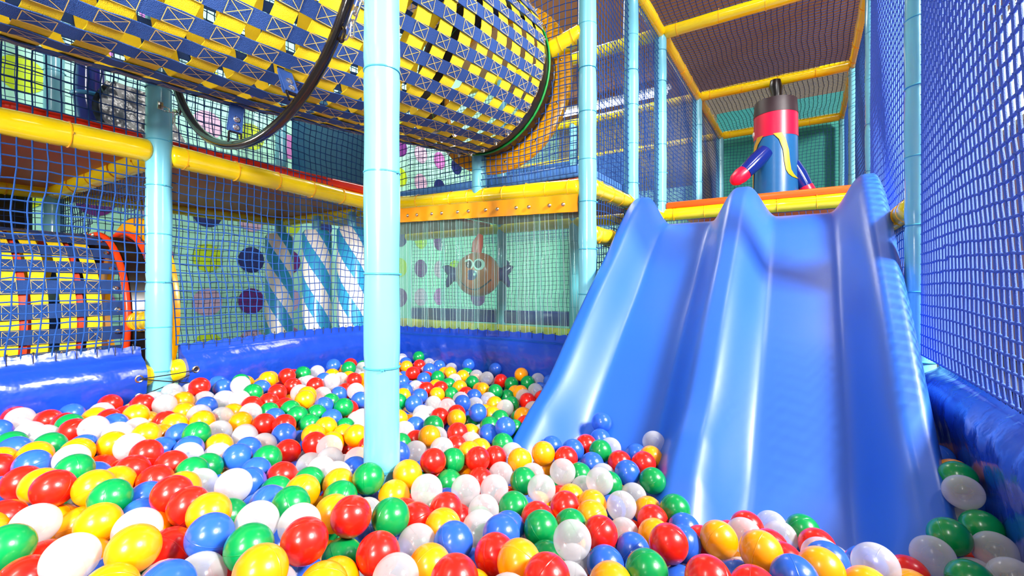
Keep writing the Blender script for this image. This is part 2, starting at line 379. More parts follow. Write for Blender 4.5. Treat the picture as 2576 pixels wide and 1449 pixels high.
beam('yellow beam at the rear of the left bay under the deck', (-3.867, Y1 + o_, ZB), (-3.867, Y2 - o_, ZB), pitch=.3)
beam('yellow beam across the left bay above the striped rollers', (-3.82, Y2, ZB), (KX - .05, KY, ZB), pitch=.3)
beam('yellow beam across the left bay behind the low webbing tunnel', (-3.82, Y1, ZB), (XL - .05, Y1, ZB), pitch=.3)
beam('yellow beam at the far left behind the low tunnel', (-3.867, -.6, ZB), (-3.867, Y1 - o_, ZB), pitch=.3)
beam('yellow low beam behind the foot of the strip curtain', (-3.8, Y3 - .1, .50), (XM - o_, Y3 - .1, .47), pitch=.3)
beam('yellow beam at the rear bay ceiling seen through the curtain top', (-3.8, Y3, ZB), (XM - o_, Y3, ZB), pitch=.3)
beam('lower yellow beam inside the left pad, its rounded end beside the laced post', (XL, -.6, .505), (XL, Y1 - .045, .505))
beam('lower yellow beam inside the long left pad, rounded end beside the laced post', (XL - .004, Y1 + .045, .51), (KX, KY - .06, .51))
beam('lower yellow beam inside the right pad beside the slide', (XR + .075, -.6, .49), (XR + .065, Y2 - .05, .49))
beam('small yellow stub beside the low tunnel ring', (-2.72, Y1 + .02, .72), (XL - .05, Y1 + .005, .735), r=.046, pitch=.05, first=.03)

# ------------------------------------------------------------------ decks and mats
def mat_slab(name, label, c, size, m, r=.02, cat='mat'):
    b = MB(); rbox(b, c, size, r, 3); return tag(b.build(name, M[m], sharp=60), label, cat)
mat_slab('deck_mat', 'red padded deck mat behind the net on the upper left', (-3.13, .13, 1.535), (1.38, 1.42, .06), 'redmat')
mat_slab('deck_mat', 'long red deck mat edge above the long yellow beam', (-3.16, 1.60, 1.535), (1.36, 1.38, .06), 'redmat')
mat_slab('deck_board', 'brown underside board of the upper left deck', (-3.13, .13, 1.488), (1.36, 1.40, .03), 'under', .004, 'deck')
mat_slab('deck_board', 'brown underside board of the deck over the striped rollers', (-3.17, 1.60, 1.488), (1.34, 1.36, .03), 'under', .004, 'deck')
mat_slab('deck_mat', 'light blue deck mat behind the net under the orange ring', (-1.78, 3.03, 1.545), (1.46, 1.28, .07), 'padlight')
mat_slab('deck_board', 'dark underside board of the deck behind the curtain', (-1.78, 3.03, 1.495), (1.44, 1.26, .02), 'under', .004, 'deck')
mat_slab('deck_board', 'brown underside board of the deck left of the rear bay', (-3.2, 3.03, 1.49), (1.2, 1.3, .03), 'under', .004, 'deck')
mat_slab('deck_mat', 'orange-red platform mat edge above the slide', (-.32, 5.27, 1.53), (1.26, 3.06, .055), 'orangemat', .018)
mat_slab('landing_mat', 'blue landing mat hidden behind the slide lip', (-.32, 3.44, 1.235), (1.22, .56, .05), 'padlight', .012)
mat_slab('wall_pad', 'dark blue padded panel behind the upper net left of the centre post', (-3.19, 2.40, 2.02), (1.24, .06, .88), 'deepblue', .015, 'pad')
mat_slab('wall_pad', 'dark navy wall pad low behind the strip curtain', (-2.4, Y3 + .02, .60), (2.7, .08, .13), 'bluevinyl', .02, 'pad')
# blue lip strip over teal end panel (far end of platform)
slab('wall_far', (-.32, Y5 + .25, 2.3), (1.5, .04, 2.0), M['teal'])
b = MB(); b.box((-2.9, Y4 + .05, 2.2), (2.2, .03, .55)); [b.tube([(q, Y4 + .05, 2.47), (q, Y4, ZC - .045)], .004, 5) for q in (-3.9, -2.9, -1.9)]; tag(b.build('banner_cloth', M['padlight'], smooth=False), 'long pale blue cloth panel beyond the nets under the strip lamp', 'panel')

mat_slab('wall_pad', 'dark padded panel at the far left behind the low tunnel', (-3.98, .05, 1.15), (.05, 1.5, .62), 'black', .01, 'pad')
# ------------------------------------------------------------------ striped rollers
for (x, y, t) in ((-3.70, 2.20, 'white and blue spiral striped roller nearest the dotted wall'), (-3.22, 2.22, 'middle white and blue spiral striped roller'), (-2.83, 2.24, 'spiral striped roller partly behind the centre post')):
    e = thing('striped_roller', t, 'roller', (x, y, 0))
    b = MB(); prof = [(.001, .16), (.09, .16), (.108, .18), (.108, 1.30), (.09, 1.325), (.03, 1.33), (.001, 1.33)]
    n = 36; vs = [(r * math.cos(2 * PI * i / n), r * math.sin(2 * PI * i / n), z) for r, z in prof for i in range(n)]
    b.add(vs, [(j * n + i, j * n + (i + 1) % n, (j + 1) * n + (i + 1) % n, (j + 1) * n + i) for j in range(len(prof) - 1) for i in range(n)])
    o = b.build('padded_drum', M['spiral']); o.parent = e
    b = MB(); b.tube([(0, 0, 0), (0, 0, 1.44)], .028, 14); o = b.build('spindle', M['post']); o.parent = e; 

# ------------------------------------------------------------------ nets
def net(label, O, U, V, lu, lv, step=.04, r=.0026, m='net', bulge=0.0, jit=.0035, hole=None, sides=4, slack=None, wob=.008, seed=0, name='safety_net', group=None):
    O, U, V = Vector(O), Vector(U).normalized(), Vector(V).normalized(); Nn = U.cross(V).normalized()
    nu, nv = int(round(lu / step)), int(round(lv / step)); rnd = random.Random(seed * 7 + nu)
    p1, p2, p3, p4 = [rnd.uniform(0, 6.28) for _ in range(4)]
    P = []
    for i in range(nu + 1):
        row = []
        for j in range(nv + 1):
            u, v = i / nu, j / nv; env = min(1, 6 * min(u, 1 - u, v, 1 - v) + .15)
            du = env * (wob * math.sin(v * 7 + p1 + u * 3) + wob * .6 * math.sin(v * 17 + p2) + rnd.gauss(0, jit * .5))
            dv = env * (wob * math.sin(u * 6 + p3 + v * 4) + wob * .6 * math.sin(u * 15 + p4) + rnd.gauss(0, jit * .5))
            dn = bulge * math.sin(PI * u) ** .7 * math.sin(PI * v) ** .7 if bulge else 0
            dn += env * .004 * math.sin(u * 11 + v * 9 + p1)
            q = O + U * (u * lu + du) + V * (v * lv + dv) + Nn * dn
            if slack: q = slack(q, u, v)
            row.append(q)
        P.append(row)
    b = MB()
    def run(line):
        seg = []
        for q in line:
            if hole and hole(q):
                if len(seg) > 1: b.tube(seg, r, sides, caps=False)
                seg = []
            else: seg.append(q)
        if len(seg) > 1: b.tube(seg, r, sides, caps=False)
    for i in range(nu + 1): run(P[i])
    for j in range(nv + 1): run([P[i][j] for i in range(nu + 1)])
    if sides > 3:
        for row in P:
            for q in row:
                if hole and hole(q): continue
                k = r * 1.75
                b.add([q + Vector(d) * k for d in ((1, 0, 0), (-1, 0, 0), (0, 1, 0), (0, -1, 0), (0, 0, 1), (0, 0, -1))],
                      [(0, 2, 4), (2, 1, 4), (1, 3, 4), (3, 0, 4), (2, 0, 5), (1, 2, 5), (3, 1, 5), (0, 3, 5)])
    return tag(b.build(name, M[m], smooth=True, sharp=80), label, 'net', group)
ux = lambda a, b: (Vector(b) - Vector(a))
def vnet(label, a, b, z0, z1, **k):
    a, b = Vector((a[0], a[1], z0)), Vector((b[0], b[1], z0)); return net(label, a, b - a, (0, 0, 1), (b - a).length, z1 - z0, **k)
def sag(q, u, v):   # loose lower edge of the left nets
    k = math.exp(-((v) / .35) ** 2); return q + Vector((0, .03 * k * math.sin(u * 5 + 1), -.012 * k * math.sin(u * 9)))
vnet('blue net over the low webbing tunnel, left of the laced post', (XL, -.55), (XL, Y1 - .035), .625, 1.435, slack=sag, seed=1)
vnet('blue net below the long yellow beam, in front of the dotted wall', (XL, Y1 + .04), (KX, KY - .04), .625, 1.435, slack=sag, seed=2, wob=.010)
vnet('blue net above the left yellow beam in front of the red mat', (XL, -.55), (XL, Y1 - .035), 1.50, 2.80, seed=3)
vnet('blue net above the long yellow beam left of the centre post', (XL, Y1 + .04), (KX, KY - .04), 1.50, 2.80, seed=4)
RC = Vector((-1.60, 2.31, 2.08))
ringhole = lambda q: (q.x - RC.x) ** 2 + (q.z - RC.z) ** 2 < .385 ** 2
vnet('blue net stretched round the big orange ring', (KX + .05, Y2 - .03), (XM - .045, Y2 - .03), 1.50, 3.10, hole=ringhole, seed=5, wob=.014)
vnet('blue side net between the curtain post and the slim post', (XM, Y2 + .04), (XM, 3.0), 1.50, 2.95, seed=6)
vnet('blue net beneath the short yellow beam beside the slide', (XM, Y2 + .04), (XM, 3.02), .3, 1.40, seed=7)
vnet('blue side net between the slim post and the platform post', (XM, 3.08), (XM, Y3 - .04), 1.50, 2.9, seed=8)
vnet('blue side net along the platform left, first bay', (XM, Y3 + .04), (XM, Y4 - .04), 1.56, 2.88, seed=9)
vnet('blue side net along the platform left, second bay', (XM, Y4 + .04), (XM, Y5 - .04), 1.56, 2.88, seed=10, sides=3)
vnet('big bulging blue net filling the right side of the view', (XR - .005, Y2 - .06), (XR + .02, -.6), .635, 3.3, bulge=.045, wob=.016, seed=11, r=.0036, step=.037, m='netlit', sides=6)
vnet('blue net between the two nearest right posts', (XR - .02, Y3 - .04), (XR - .02, Y2 + .05), 1.25, 3.2, bulge=.02, seed=12, m='netlit', r=.0033)
vnet('blue net low between slide and the nearest right post', (XR - .02, Y3 - .04), (XR - .02, Y2 + .05), .35, 1.15, seed=13, wob=.016)
vnet('blue net along the platform right side, middle bay', (XR, Y4 - .04), (XR, Y3 + .05), 1.56, 2.88, seed=14)
vnet('blue net along the platform right side, far bay', (XR, Y5 - .04), (XR, Y4 + .05), 1.56, 2.88, seed=15, sides=3)
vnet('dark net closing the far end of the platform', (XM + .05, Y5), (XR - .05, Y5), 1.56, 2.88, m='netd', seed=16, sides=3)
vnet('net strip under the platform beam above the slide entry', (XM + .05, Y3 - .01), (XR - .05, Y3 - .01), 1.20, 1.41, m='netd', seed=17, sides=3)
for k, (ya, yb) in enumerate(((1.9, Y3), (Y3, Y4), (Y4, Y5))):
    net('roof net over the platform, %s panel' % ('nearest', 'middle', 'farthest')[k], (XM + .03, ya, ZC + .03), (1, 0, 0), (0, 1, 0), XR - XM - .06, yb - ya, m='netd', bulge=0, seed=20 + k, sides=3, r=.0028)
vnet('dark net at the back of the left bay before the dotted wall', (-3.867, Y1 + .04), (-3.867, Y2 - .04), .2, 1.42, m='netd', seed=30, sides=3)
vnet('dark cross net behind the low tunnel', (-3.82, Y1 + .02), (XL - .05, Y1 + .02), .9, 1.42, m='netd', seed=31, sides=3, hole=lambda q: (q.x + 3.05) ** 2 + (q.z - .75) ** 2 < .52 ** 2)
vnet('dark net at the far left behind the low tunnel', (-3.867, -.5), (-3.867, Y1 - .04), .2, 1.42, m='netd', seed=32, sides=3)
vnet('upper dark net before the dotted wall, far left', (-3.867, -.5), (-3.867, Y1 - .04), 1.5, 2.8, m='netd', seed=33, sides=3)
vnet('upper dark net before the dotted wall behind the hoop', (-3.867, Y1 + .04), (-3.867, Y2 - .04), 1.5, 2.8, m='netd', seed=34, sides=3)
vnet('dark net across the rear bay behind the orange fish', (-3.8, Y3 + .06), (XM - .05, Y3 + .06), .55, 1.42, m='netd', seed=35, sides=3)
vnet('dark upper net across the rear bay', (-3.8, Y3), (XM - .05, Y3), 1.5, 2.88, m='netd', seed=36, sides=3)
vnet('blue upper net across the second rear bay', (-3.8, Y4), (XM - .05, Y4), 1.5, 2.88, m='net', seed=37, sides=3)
# ------------------------------------------------------------------ webbing tunnels
def interp(t, ks, vs):
    for i in range(len(ks) - 1):
        if t <= ks[i + 1]:
            a = (t - ks[i]) / (ks[i + 1] - ks[i]); a = max(0, a); return vs[i] * (1 - a) + vs[i + 1] * a
    return vs[-1]
def tunnel(name, label, ya, yb, cen, rad, ns, hoops, red=(), wbh=.0255, wyh=.036, bolts=True):
    """cen(y)->(x,z); rad(y); ns lengthwise navy straps outside, hoops = y positions of round yellow straps"""
    e = thing(name, label, 'crawl tunnel', (cen(yb)[0], yb, cen(yb)[1]))
    def P(y, a, off=0.0):
        cx, cz = cen(y); R = rad(y) + off; return Vector((cx + R * math.cos(a), y, cz + R * math.sin(a)))
    ny = int((yb - ya) / .035)
    rnd = random.Random(5)
    for k in range(ns):
        a0 = 2 * PI * (k + .5) / ns; ph = rnd.uniform(0, 6)
        ctr, wid, nr = [], [], []
        for i in range(ny + 1):
            y = ya + (yb - ya) * i / ny; a = a0 + .012 * math.sin(y * 5 + ph)
            ctr.append(P(y, a, .0035 + .002 * math.sin(y * 50 + ph))); n = Vector((math.cos(a), 0, math.sin(a))); nr.append(n)
            wid.append(Vector((-math.sin(a), 0, math.cos(a))) * wbh)
        b = MB(); b.strip(ctr, wid, nr, .003)
        for j, yh in enumerate(hoops):    # box-and-cross stitching on each crossing
            a = a0 + .012 * math.sin(yh * 5 + ph); base = P(yh, a, .0035 + .0042); n = Vector((math.cos(a), 0, math.sin(a))); t = Vector((-math.sin(a), 0, math.cos(a)))
            l = Vector((0, 1, 0)); hw, hl = wbh * .9, wyh * .88; th = .0009 if bolts and ns > 30 else .0006
            cs_ = [base + t * sx * hw + l * sy * hl for sx, sy in ((-1, -1), (1, -1), (1, 1), (-1, 1))]
            for p, q in ((0, 1), (1, 2), (2, 3), (3, 0), (0, 2), (1, 3)):
                A, B = cs_[p], cs_[q]; s = (B - A).cross(n).normalized() * th
                b.add([A - s, A + s, B + s, B - s], [(0, 1, 2, 3)], 1)
        so = local(b.build('navy_strap', [M['strapb'], M['thread']], sharp=50), e)
        if bolts:
            c = P(yb - .022, a0, .008); n = Vector((math.cos(a0), 0, math.sin(a0)))
            b = MB(); b.tube([c - n * .004, c + n * .001, c + n * .003], [.011, .011, .006], 12)
            b.tube([c, c + n * .010, c + n * .013, c + n * .0145], [.0065, .0065, .005, .0015], 10)
            b.build('bolt', M['steel'], so)
    for j, yh in list(enumerate(hoops)) + [(-1, q) for q in red]:
        n = 96; ctr, wid, nr = [], [], []; hw = wyh if j >= 0 else .014
        for i in range(n):
            a = 2 * PI * i / n; k = math.cos(a * ns)   # sags outward a touch between the navy straps
            ctr.append(P(yh, a, (-.002 if j >= 0 else -.012) + .0025 * k + rnd.uniform(-.0006, .0006))); nr.append(Vector((math.cos(a), 0, math.sin(a)))); wid.append(Vector((0, hw, 0)))
        b = MB(); b.strip(ctr, wid, nr, .0025, closed=True)
        o = b.build('yellow_hoop_strap', M['strapr' if j < 0 else 'strapy'], sharp=50); local(o, e)
        if j < 0: o.name = 'red_hoop_strap'
    return e
CK = [-1.3, .4, .89, 1.4, 2.13]
cenA = lambda y: (interp(y, CK, [-1.72, -1.71, -1.69, -1.66, -1.62]), interp(y, CK, [2.03, 2.04, 2.05, 2.08, 2.12]))
radA = lambda y: interp(y, CK, [.50, .50, .50, .49, .462])
hA = [-1.2 + .118 * i for i in range(28)]
hA = [h for h in hA if h < 2.05] + [2.09]
tA = tunnel('webbing_tunnel', 'big crawl tunnel of woven navy and yellow webbing hung over the pit', -1.25, 2.125, cenA, radA, 34, hA)
def rim(mb, c, R, r, mat=0, n=64, k=10):
    mb.tube([(c[0] + R * math.cos(2 * PI * i / n), c[1], c[2] + R * math.sin(2 * PI * i / n)) for i in range(n)], r, k, closed=True, mat=mat)
b = MB(); rim(b, (-1.62, 2.135, 2.12), .448, .010); rim(b, (-1.60, 2.30, 2.09), .405, .010)
ca = [[Vector((-1.62 + .02 * t + (.446 - .036 * t) * math.cos(2 * PI * i / 64), 2.13 + .17 * t, 2.12 - .03 * t + (.446 - .036 * t) * math.sin(2 * PI * i / 64))) for i in range(65)] for t in (0, .5, 1)]
b.grid(ca); local(b.build('black_mouth_collar', M['black']), tA)
b = MB(); rim(b, (-1.61, 2.22, 2.105), .432, .006); local(b.build('green_rim', M['green']), tA)
def annulus(mb, c, r0, r1, y0, y1, n=72, mat=0):
    vs = []
    for i in range(n):
        a = 2 * PI * i / n; ca_, sa = math.cos(a), math.sin(a)
        for r, y in ((r0, y0), (r1 - .006, y0), (r1, y0 + .006), (r1, y1), (r0, y1)): vs.append((c[0] + r * ca_, y, c[2] + r * sa))
    fs = []
    for i in range(n):
        for k in range(5):
            l = (k + 1) % 5; j = (i + 1) % n; fs.append((i * 5 + k, i * 5 + l, j * 5 + l, j * 5 + k))
    mb.add(vs, fs, mat)
e = thing('entry_ring', 'large flat orange ring behind the net at the tunnel mouth', 'ring', (-1.60, 2.33, 2.08))
b = MB(); annulus(b, (-1.60, 0, 2.08), .39, .503, 2.318, 2.345); rp = local(b.build('ring_plate', M['ringo'], sharp=50), e)
for k in range(12):
    a = 2 * PI * (k + .3) / 12; b = MB(); b.sphere((-1.60 + .45 * math.cos(a), 2.316, 2.08 + .45 * math.sin(a)), .009, 10, 6, sc=(1, .6, 1)); b.build('bolt', M['steel'], rp)

# black hoop with its chains and hanging straps
HC = Vector((-1.70, .89, 2.042)); HR = .640
e = thing('suspension_hoop', 'glossy black steel hoop round the tunnel hung between two posts', 'hoop', HC)
b = MB(); b.tube([HC + Vector((HR * math.cos(2 * PI * i / 96), 0, HR * math.sin(2 * PI * i / 96))) for i in range(96)], .0165, 14, closed=True); local(b.build('hoop_tube', M['hoop']), e)
def onhoop(deg, R=HR): a = math.radians(deg); return HC + Vector((R * math.cos(a), 0, R * math.sin(a)))
for deg in (-142.5, -37.5):
    c = onhoop(deg, HR + .028); b = MB(); ring(b, c, (.3, 1, 0), .02, .005, 20, 8); local(b.build('hoop_eye', M['hoop']), e)
def link(mb, c, d, up, L=.042, W=.013, r=.0028):
    d = Vector(d).normalized(); s = d.cross(Vector(up)).normalized(); pts = []
    for i in range(20):
        a = 2 * PI * i / 20; x = math.cos(a); y = math.sin(a)
        pts.append(Vector(c) + d * ((L / 2 - W) * (1 if x > 0 else -1) * min(1, abs(x) * 3) + W * x) + s * (W * y))
    mb.tube(pts, r, 7, closed=True)
def chain(label, A, B, n, dangle=None):
    A, B = Vector(A), Vector(B); e = thing('chain', label, 'chain', A); d = (B - A)
    for i in range(n):
        c = A + d * ((i + .5) / n) - Vector((0, 0, .012 * math.sin(PI * (i + .5) / n)))
        b = MB(); link(b, c, d, (0, 0, 1) if i % 2 else (0, 1, .2), L=d.length / n + .010, W=.009); local(b.build('chain_link', M['steel']), e)
    for t in dangle or []:
        c = A + d * t; b = MB(); link(b, c - Vector((0, 0, .036)), (0.1, 0, 1), (0, 1, 0), L=.05, W=.008); local(b.build('snap_hook', M['steel']), e)
        b = MB(); b.tube([c + d * .04, c + d * .04 + d.normalized() * .02], .007, 6); local(b.build('screw_nut', M['brass']), e)
    return e
lc = onhoop(-142.5, HR + .045)
chain('short steel chain from the laced post to the black hoop', (XL + .046, Y1, 1.66), lc, 3, [.7])
b = MB(); rbox(b, (XL + .047, Y1 - .012, 1.662), (.010, .022, .034), .003, 2); tag(b.build('bracket_plate', M['steel']), 'small steel bracket on the laced post holding the chain', 'bracket')
rc = onhoop(-37.5, HR + .045)
chain('steel chain from the black hoop up to the centre post', rc, (XM - .047, .889, 1.79), 5, [.3, .8])
def hang(label, deg, tl):
    a = math.radians(deg); p = onhoop(deg, HR - .02); q = onhoop(deg, radA(.89) + .0)
    d = (q - p).normalized(); s = Vector((0, 1, 0)); n = d.cross(s)
    e = thing('hanger_strap', label, 'strap', p)
    b = MB(); b.strip([p + d * .03, p + d * .05, (p + q) / 2, q + d * .01], [s * .024] * 4, [n] * 4, .004); b.strip([p + d * .03 + n * .012, p + d * .05 + n * .014, (p + q) / 2 + n * .010, q + n * .004], [s * .024] * 4, [n] * 4, .004)
    wl_ = local(b.build('webbing_loop', M['strapb']), e)
    for t in (.38, .62):
        for sg in (.016, -.004):
            c = p.lerp(q, t) + n * sg; b = MB(); ring(b, c, n, .008, .0035, 16, 6); b.sphere(c, .006, 8, 6); b.build('rivet', M['steel'], wl_)
    b = MB()
    for t in (-1, 1): b.tube([p + s * .022 * t - d * .012, p + s * .022 * t + d * .026], .0035, 8)
    b.tube([p - s * .022 + d * .026, p + s * .022 + d * .026], .0035, 8); local(b.build('wire_bracket', M['hoop']), e)
hang('navy riveted strap at the bottom of the black hoop', -98, 0)
hang('navy riveted strap on the lower right of the black hoop', -62, 0)

cenB = lambda y: (-3.10, .73); radB = lambda y: .42 - .02 * max(0, (y - .5))
hB = [-.58 + .088 * i for i in range(16)]
tB = tunnel('webbing_tunnel', 'low woven webbing tunnel behind the left net', -.62, .84, cenB, radB, 26, hB, red=(.34, .515, .69), wbh=.031, wyh=.026)
b = MB(); rim(b, (-3.10, .855, .73), .425, .014); local(b.build('red_rim', M['redring']), tB)
b = MB(); b.grid([[Vector((-3.10 + .05 * t + .41 * math.cos(2 * PI * i / 48), .85 + .10 * t, .73 + .01 * t + .41 * math.sin(2 * PI * i / 48))) for i in range(49)] for t in (0, 1)]); local(b.build('black_mouth_collar', M['black']), tB)
b = MB(); rim(b, (-3.06, .955, .74), .43, .014); local(b.build('red_rim', M['redring']), tB)
e = thing('entry_ring', 'orange ring plate behind the laced post at the low tunnel end', 'ring', (-3.05, 1.0, .75))
b = MB(); annulus(b, (-3.05, 0, .755), .39, .50, .99, 1.02); local(b.build('ring_plate', M['ringo'], sharp=50), e)

# ------------------------------------------------------------------ strip curtain
e = thing('strip_curtain', 'clear plastic strip curtain hanging under an orange band', 'curtain', (-1.78, 2.255, 1.43))
xa, xb = -2.47, XM - .035
zt = lambda x: 1.475 + (x - KX) / (XM - KX) * -.05 - .045
P = [[], []]; Q = []
for i in range(61):
    x = xa + (xb - xa) * i / 60; y = 2.262 + .003 * math.sin(i * 1.1) ; Q.append([Vector((x, y, zt(x))), Vector((x, y - .004 + .003 * math.sin(i * .7), zt(x) - .05)), Vector((x, y - .003, zt(x) - .095))])
b = MB(); b.grid(Q); b.grid([[p + Vector((0, .006, 0)) for p in r_] for r_ in Q], flip=True)
hb = local(b.build('header_band', M['orange']), e)
for k in range(13):
    x = xa + .06 + (xb - xa - .1) * (k + (.22 if k % 2 else 0)) / 12.4; b = MB(); b.sphere((x, 2.252, zt(x) - .052), .0095, 12, 8, sc=(1, .6, 1)); ring(b, (x, 2.255, zt(x) - .052), (0, 1, 0), .0095, .002, 16, 5); b.build('rivet', M['brass'], hb)
ns_ = 10; sw = (xb - xa) / ns_ * 1.22; rnd = random.Random(12)
for k in range(ns_):
    x0 = xa + (xb - xa) * k / ns_ - .008; yo = 2.318 + (.007 if k % 2 else -.006); z1 = zt(x0 + sw / 2) - .088; z0 = .50 + rnd.uniform(-.02, .02)
    tilt = rnd.uniform(-.02, .03); cur = rnd.uniform(-.02, .02); rows = []; nz = 14; nx = 22
    for i in range(nz + 1):
        v = i / nz; z = z1 + (z0 - z1) * v; row = []
        for j in range(nx + 1):
            u = j / nx; x = x0 + sw * u * (1 - .06 * v * (k % 3 == 0)) + tilt * v; y = yo + cur * math.sin(u * PI) * v + .006 * math.sin(u * 5 + v * 3 + k)
            row.append(Vector((x, y, z)))
        rows.append(row)
    b = MB(); b.grid(rows)
    for j in (0, 4, 9, 12, 17, 22):
        b.tube([rows[i][j] for i in range(0, nz + 1)], .0013, 5, mat=1)
    local(b.build('plastic_strip', [M['pvc'], M['pvcrib']]), e)

# ------------------------------------------------------------------ blue pit pads
def pad(label, a, b_, inward, ztop=.63, ties=.062, eyes=(), seed=0, hem=True, big=1.0):
    """a,b_ ends on the wall line, inward = unit vector into the pit"""
    a, b_ = Vector((*a, 0)), Vector((*b_, 0)); L = (b_ - a).length; d = (b_ - a) / L; n = Vector((*inward, 0)).normalized(); rnd = random.Random(seed)
    prof = [(-.002, ztop), (.004, ztop - .02), (.008, ztop - .038), (.016, ztop - .045), (.040, ztop - .062), (.060, ztop - .095), (.066, ztop - .13), (.060, ztop - .17), (.050, ztop - .23), (.044, ztop - .32), (.04, .15), (.04, .0)]
    e = thing('pit_wall_pad', label, 'pad', a)
    nl = int(L / .012); rows = []
    ph = [rnd.uniform(0, 6.28) for _ in range(6)]
    for i in range(nl + 1):
        t = L * i / nl; row = []
        for k, (o, z) in enumerate(prof):
            w_ = 0
            if k > 3:
                s = t * 38 + (z * 25); w_ = .0035 * math.sin(s + ph[0]) * math.sin(t * 9 + ph[1]) * math.exp(-((z - ztop + .11) / .07) ** 2) + .002 * math.sin(t * 71 + z * 40 + ph[2]) * math.exp(-((z - ztop + .14) / .05) ** 2)
                w_ += .005 * math.sin(t * 5 + ph[3])
            zz = z + (.0035 * math.sin(t / ties * 2 * PI) if k == 0 else 0) + .004 * math.sin(t * 4 + ph[4])
            row.append(a + d * t + n * (o * big + w_) + Vector((0, 0, zz)))
        rows.append(row)
    b = MB(); b.grid(rows, flip=True)
    back = [[a + d * (L * i / nl) - n * .02 + Vector((0, 0, z)) for z in (ztop - .01, .0)] for i in range(nl + 1)]
    b.grid([[r_[0], q_[0]] for r_, q_ in zip(rows, back)]); b.grid(back)
    b.add([rows[0][k] for k in range(len(prof))] + [back[0][1], back[0][0]], [tuple(range(len(prof) + 2))]); b.add([rows[-1][k] for k in range(len(prof))] + [back[-1][1], back[-1][0]], [tuple(range(len(prof) + 1, -1, -1))])
    local(b.build('vinyl_cover', M['pad'], sharp=65), e)
    t = .03; q = MB(); 
    h0 = a + n * .010 + Vector((0, 0, ztop - .044)); 
    for off in (.0, .006): q.tube([h0 + d * (L * i / 60) + n * (.003 + off) + Vector((0, 0, -off + .004 * math.sin(L * i / 60 * 4 + ph[4]))) for i in range(61)], .0009, 4)
    local(q.build('hem_stitching', M['deepblue']), e)
    first = None
    while t < L - .02:
        z = ztop + .004 * math.sin(t * 4 + ph[4])
        if first is None:
            q = MB(); q.tube([(0, 0, .008), (0, 0, -.012), (0, 0, -.030)], [.0016, .0016, .0012], 5); q.sphere((0, 0, .009), .0032, 8, 6); first = q.build('net_tie', M['tie_k']); o = first
        else: o = first.copy(); COL.objects.link(o)
        o.parent = e; o.location = d * t + n * .0085 + Vector((0, 0, z)); t += ties + rnd.uniform(-.006, .006)
    for (t, z) in eyes:
        c = a + d * t + n * (.062 if z > .42 else .050) * big + Vector((0, 0, z)) + n * .004; q = MB(); ring(q, c, n, .0125, .0045, 24, 8); ey = local(q.build('eyelet', M['brass']), e)
        q = MB(); ring(q, c - n * .001, n, .0045, .0035, 16, 6); q.build('eyelet_hole', M['black'], ey)
    return e
pad('glossy royal blue pit pad left of the laced post', (XL, -.6), (XL, Y1 - .065), (1, 0), eyes=((Y1 - .065 + .6 - .028, .505), (Y1 - .065 + .6 - .028, .43)), seed=1)
pad('long wrinkled royal blue pit pad along the left wall', (XL - .003, Y1 + .085), (KX, KY - .03), (1, .096), eyes=((.028, .512), (.028, .452), (.028, .392)), seed=2)
pad('dark blue pit pad below the strip curtain', (KX + .04, Y2 - .02), (XR - .05, Y2 - .02), (0, -1), ztop=.62, seed=3, ties=.075, big=.6)
pad('shadowed blue pit pad in the lower right corner', (XR + .045, Y2 - .07), (XR + .06, -.6), (-1, 0), ztop=.63, seed=4, ties=.045, big=1.0)
b = MB()
A1 = Vector((XL + .072, Y1 - .093, .505)); A2 = Vector((XL + .058, Y1 - .093, .43)); B1 = Vector((XL + .075, Y1 + .113, .512)); B2 = Vector((XL + .070, Y1 + .113, .452)); B3 = Vector((XL + .058, Y1 + .113, .392))
for p, q in ((A1, B1), (A1, B2), (A2, B1 + Vector((-.01, -.02, -.02))), (A2, B3)):
    pts = [p.lerp(q, t) + Vector((.012 * math.sin(PI * t) + .0, 0, 0)) for t in [i / 12 for i in range(13)]]
    b.tube(pts, .0022, 6)
tag(b.build('lacing_cord', M['tie_k']), 'black cord laced across between the two left pads', 'cord')

# ------------------------------------------------------------------ double slide
RX = [-.90, -.316, .265]
FY = [.9, 1.1, 1.3, 1.45, 1.57, 1.7, 1.8, 1.91, 2.13, 2.37, 2.57, 2.77, 2.9, 3.0, 3.1]
FZ = [.05, .06, .10, .155, .215, .29, .38, .48, .67, .86, 1.04, 1.20, 1.262, 1.283, 1.283]
HY = [.9, 1.1, 1.2, 1.35, 1.44, 1.57, 1.8, 2.9, 3.02, 3.06]
HZ = [0, .01, .05, .12, .17, .195, .19, .19, .185, .17]
def smooth_interp(x, X, Z):
    return sum(float(np.interp(x + o, X, Z)) for o in (-.06, -.04, -.02, 0, .02, .04, .06)) / 7
def slide_pt(x, y):
    f = smooth_interp(y, FY, FZ) if y < 2.98 else float(np.interp(y, FY, FZ)); h = float(np.interp(y, HY, HZ))
    u = min(abs(x - r) for r in RX)
    if x < RX[0] or x > RX[2]: u *= 1.9
    k = min(1, max(0, (.172 - u) / .150)); p = .5 - .5 * math.cos(PI * k)
    return f + h * p
xs = []
for s0, s1, n in ((-.947, -.735, 26), (-.735, -.481, 14), (-.481, -.151, 34), (-.151, .10, 14), (.10, .308, 26)):
    xs += [s0 + (s1 - s0) * i / n for i in range(n)]
xs.append(.308)
ys = [.95 + (3.0 - .95) * i / 110 for i in range(111)] + [3.02, 3.035, 3.045]
rows = []
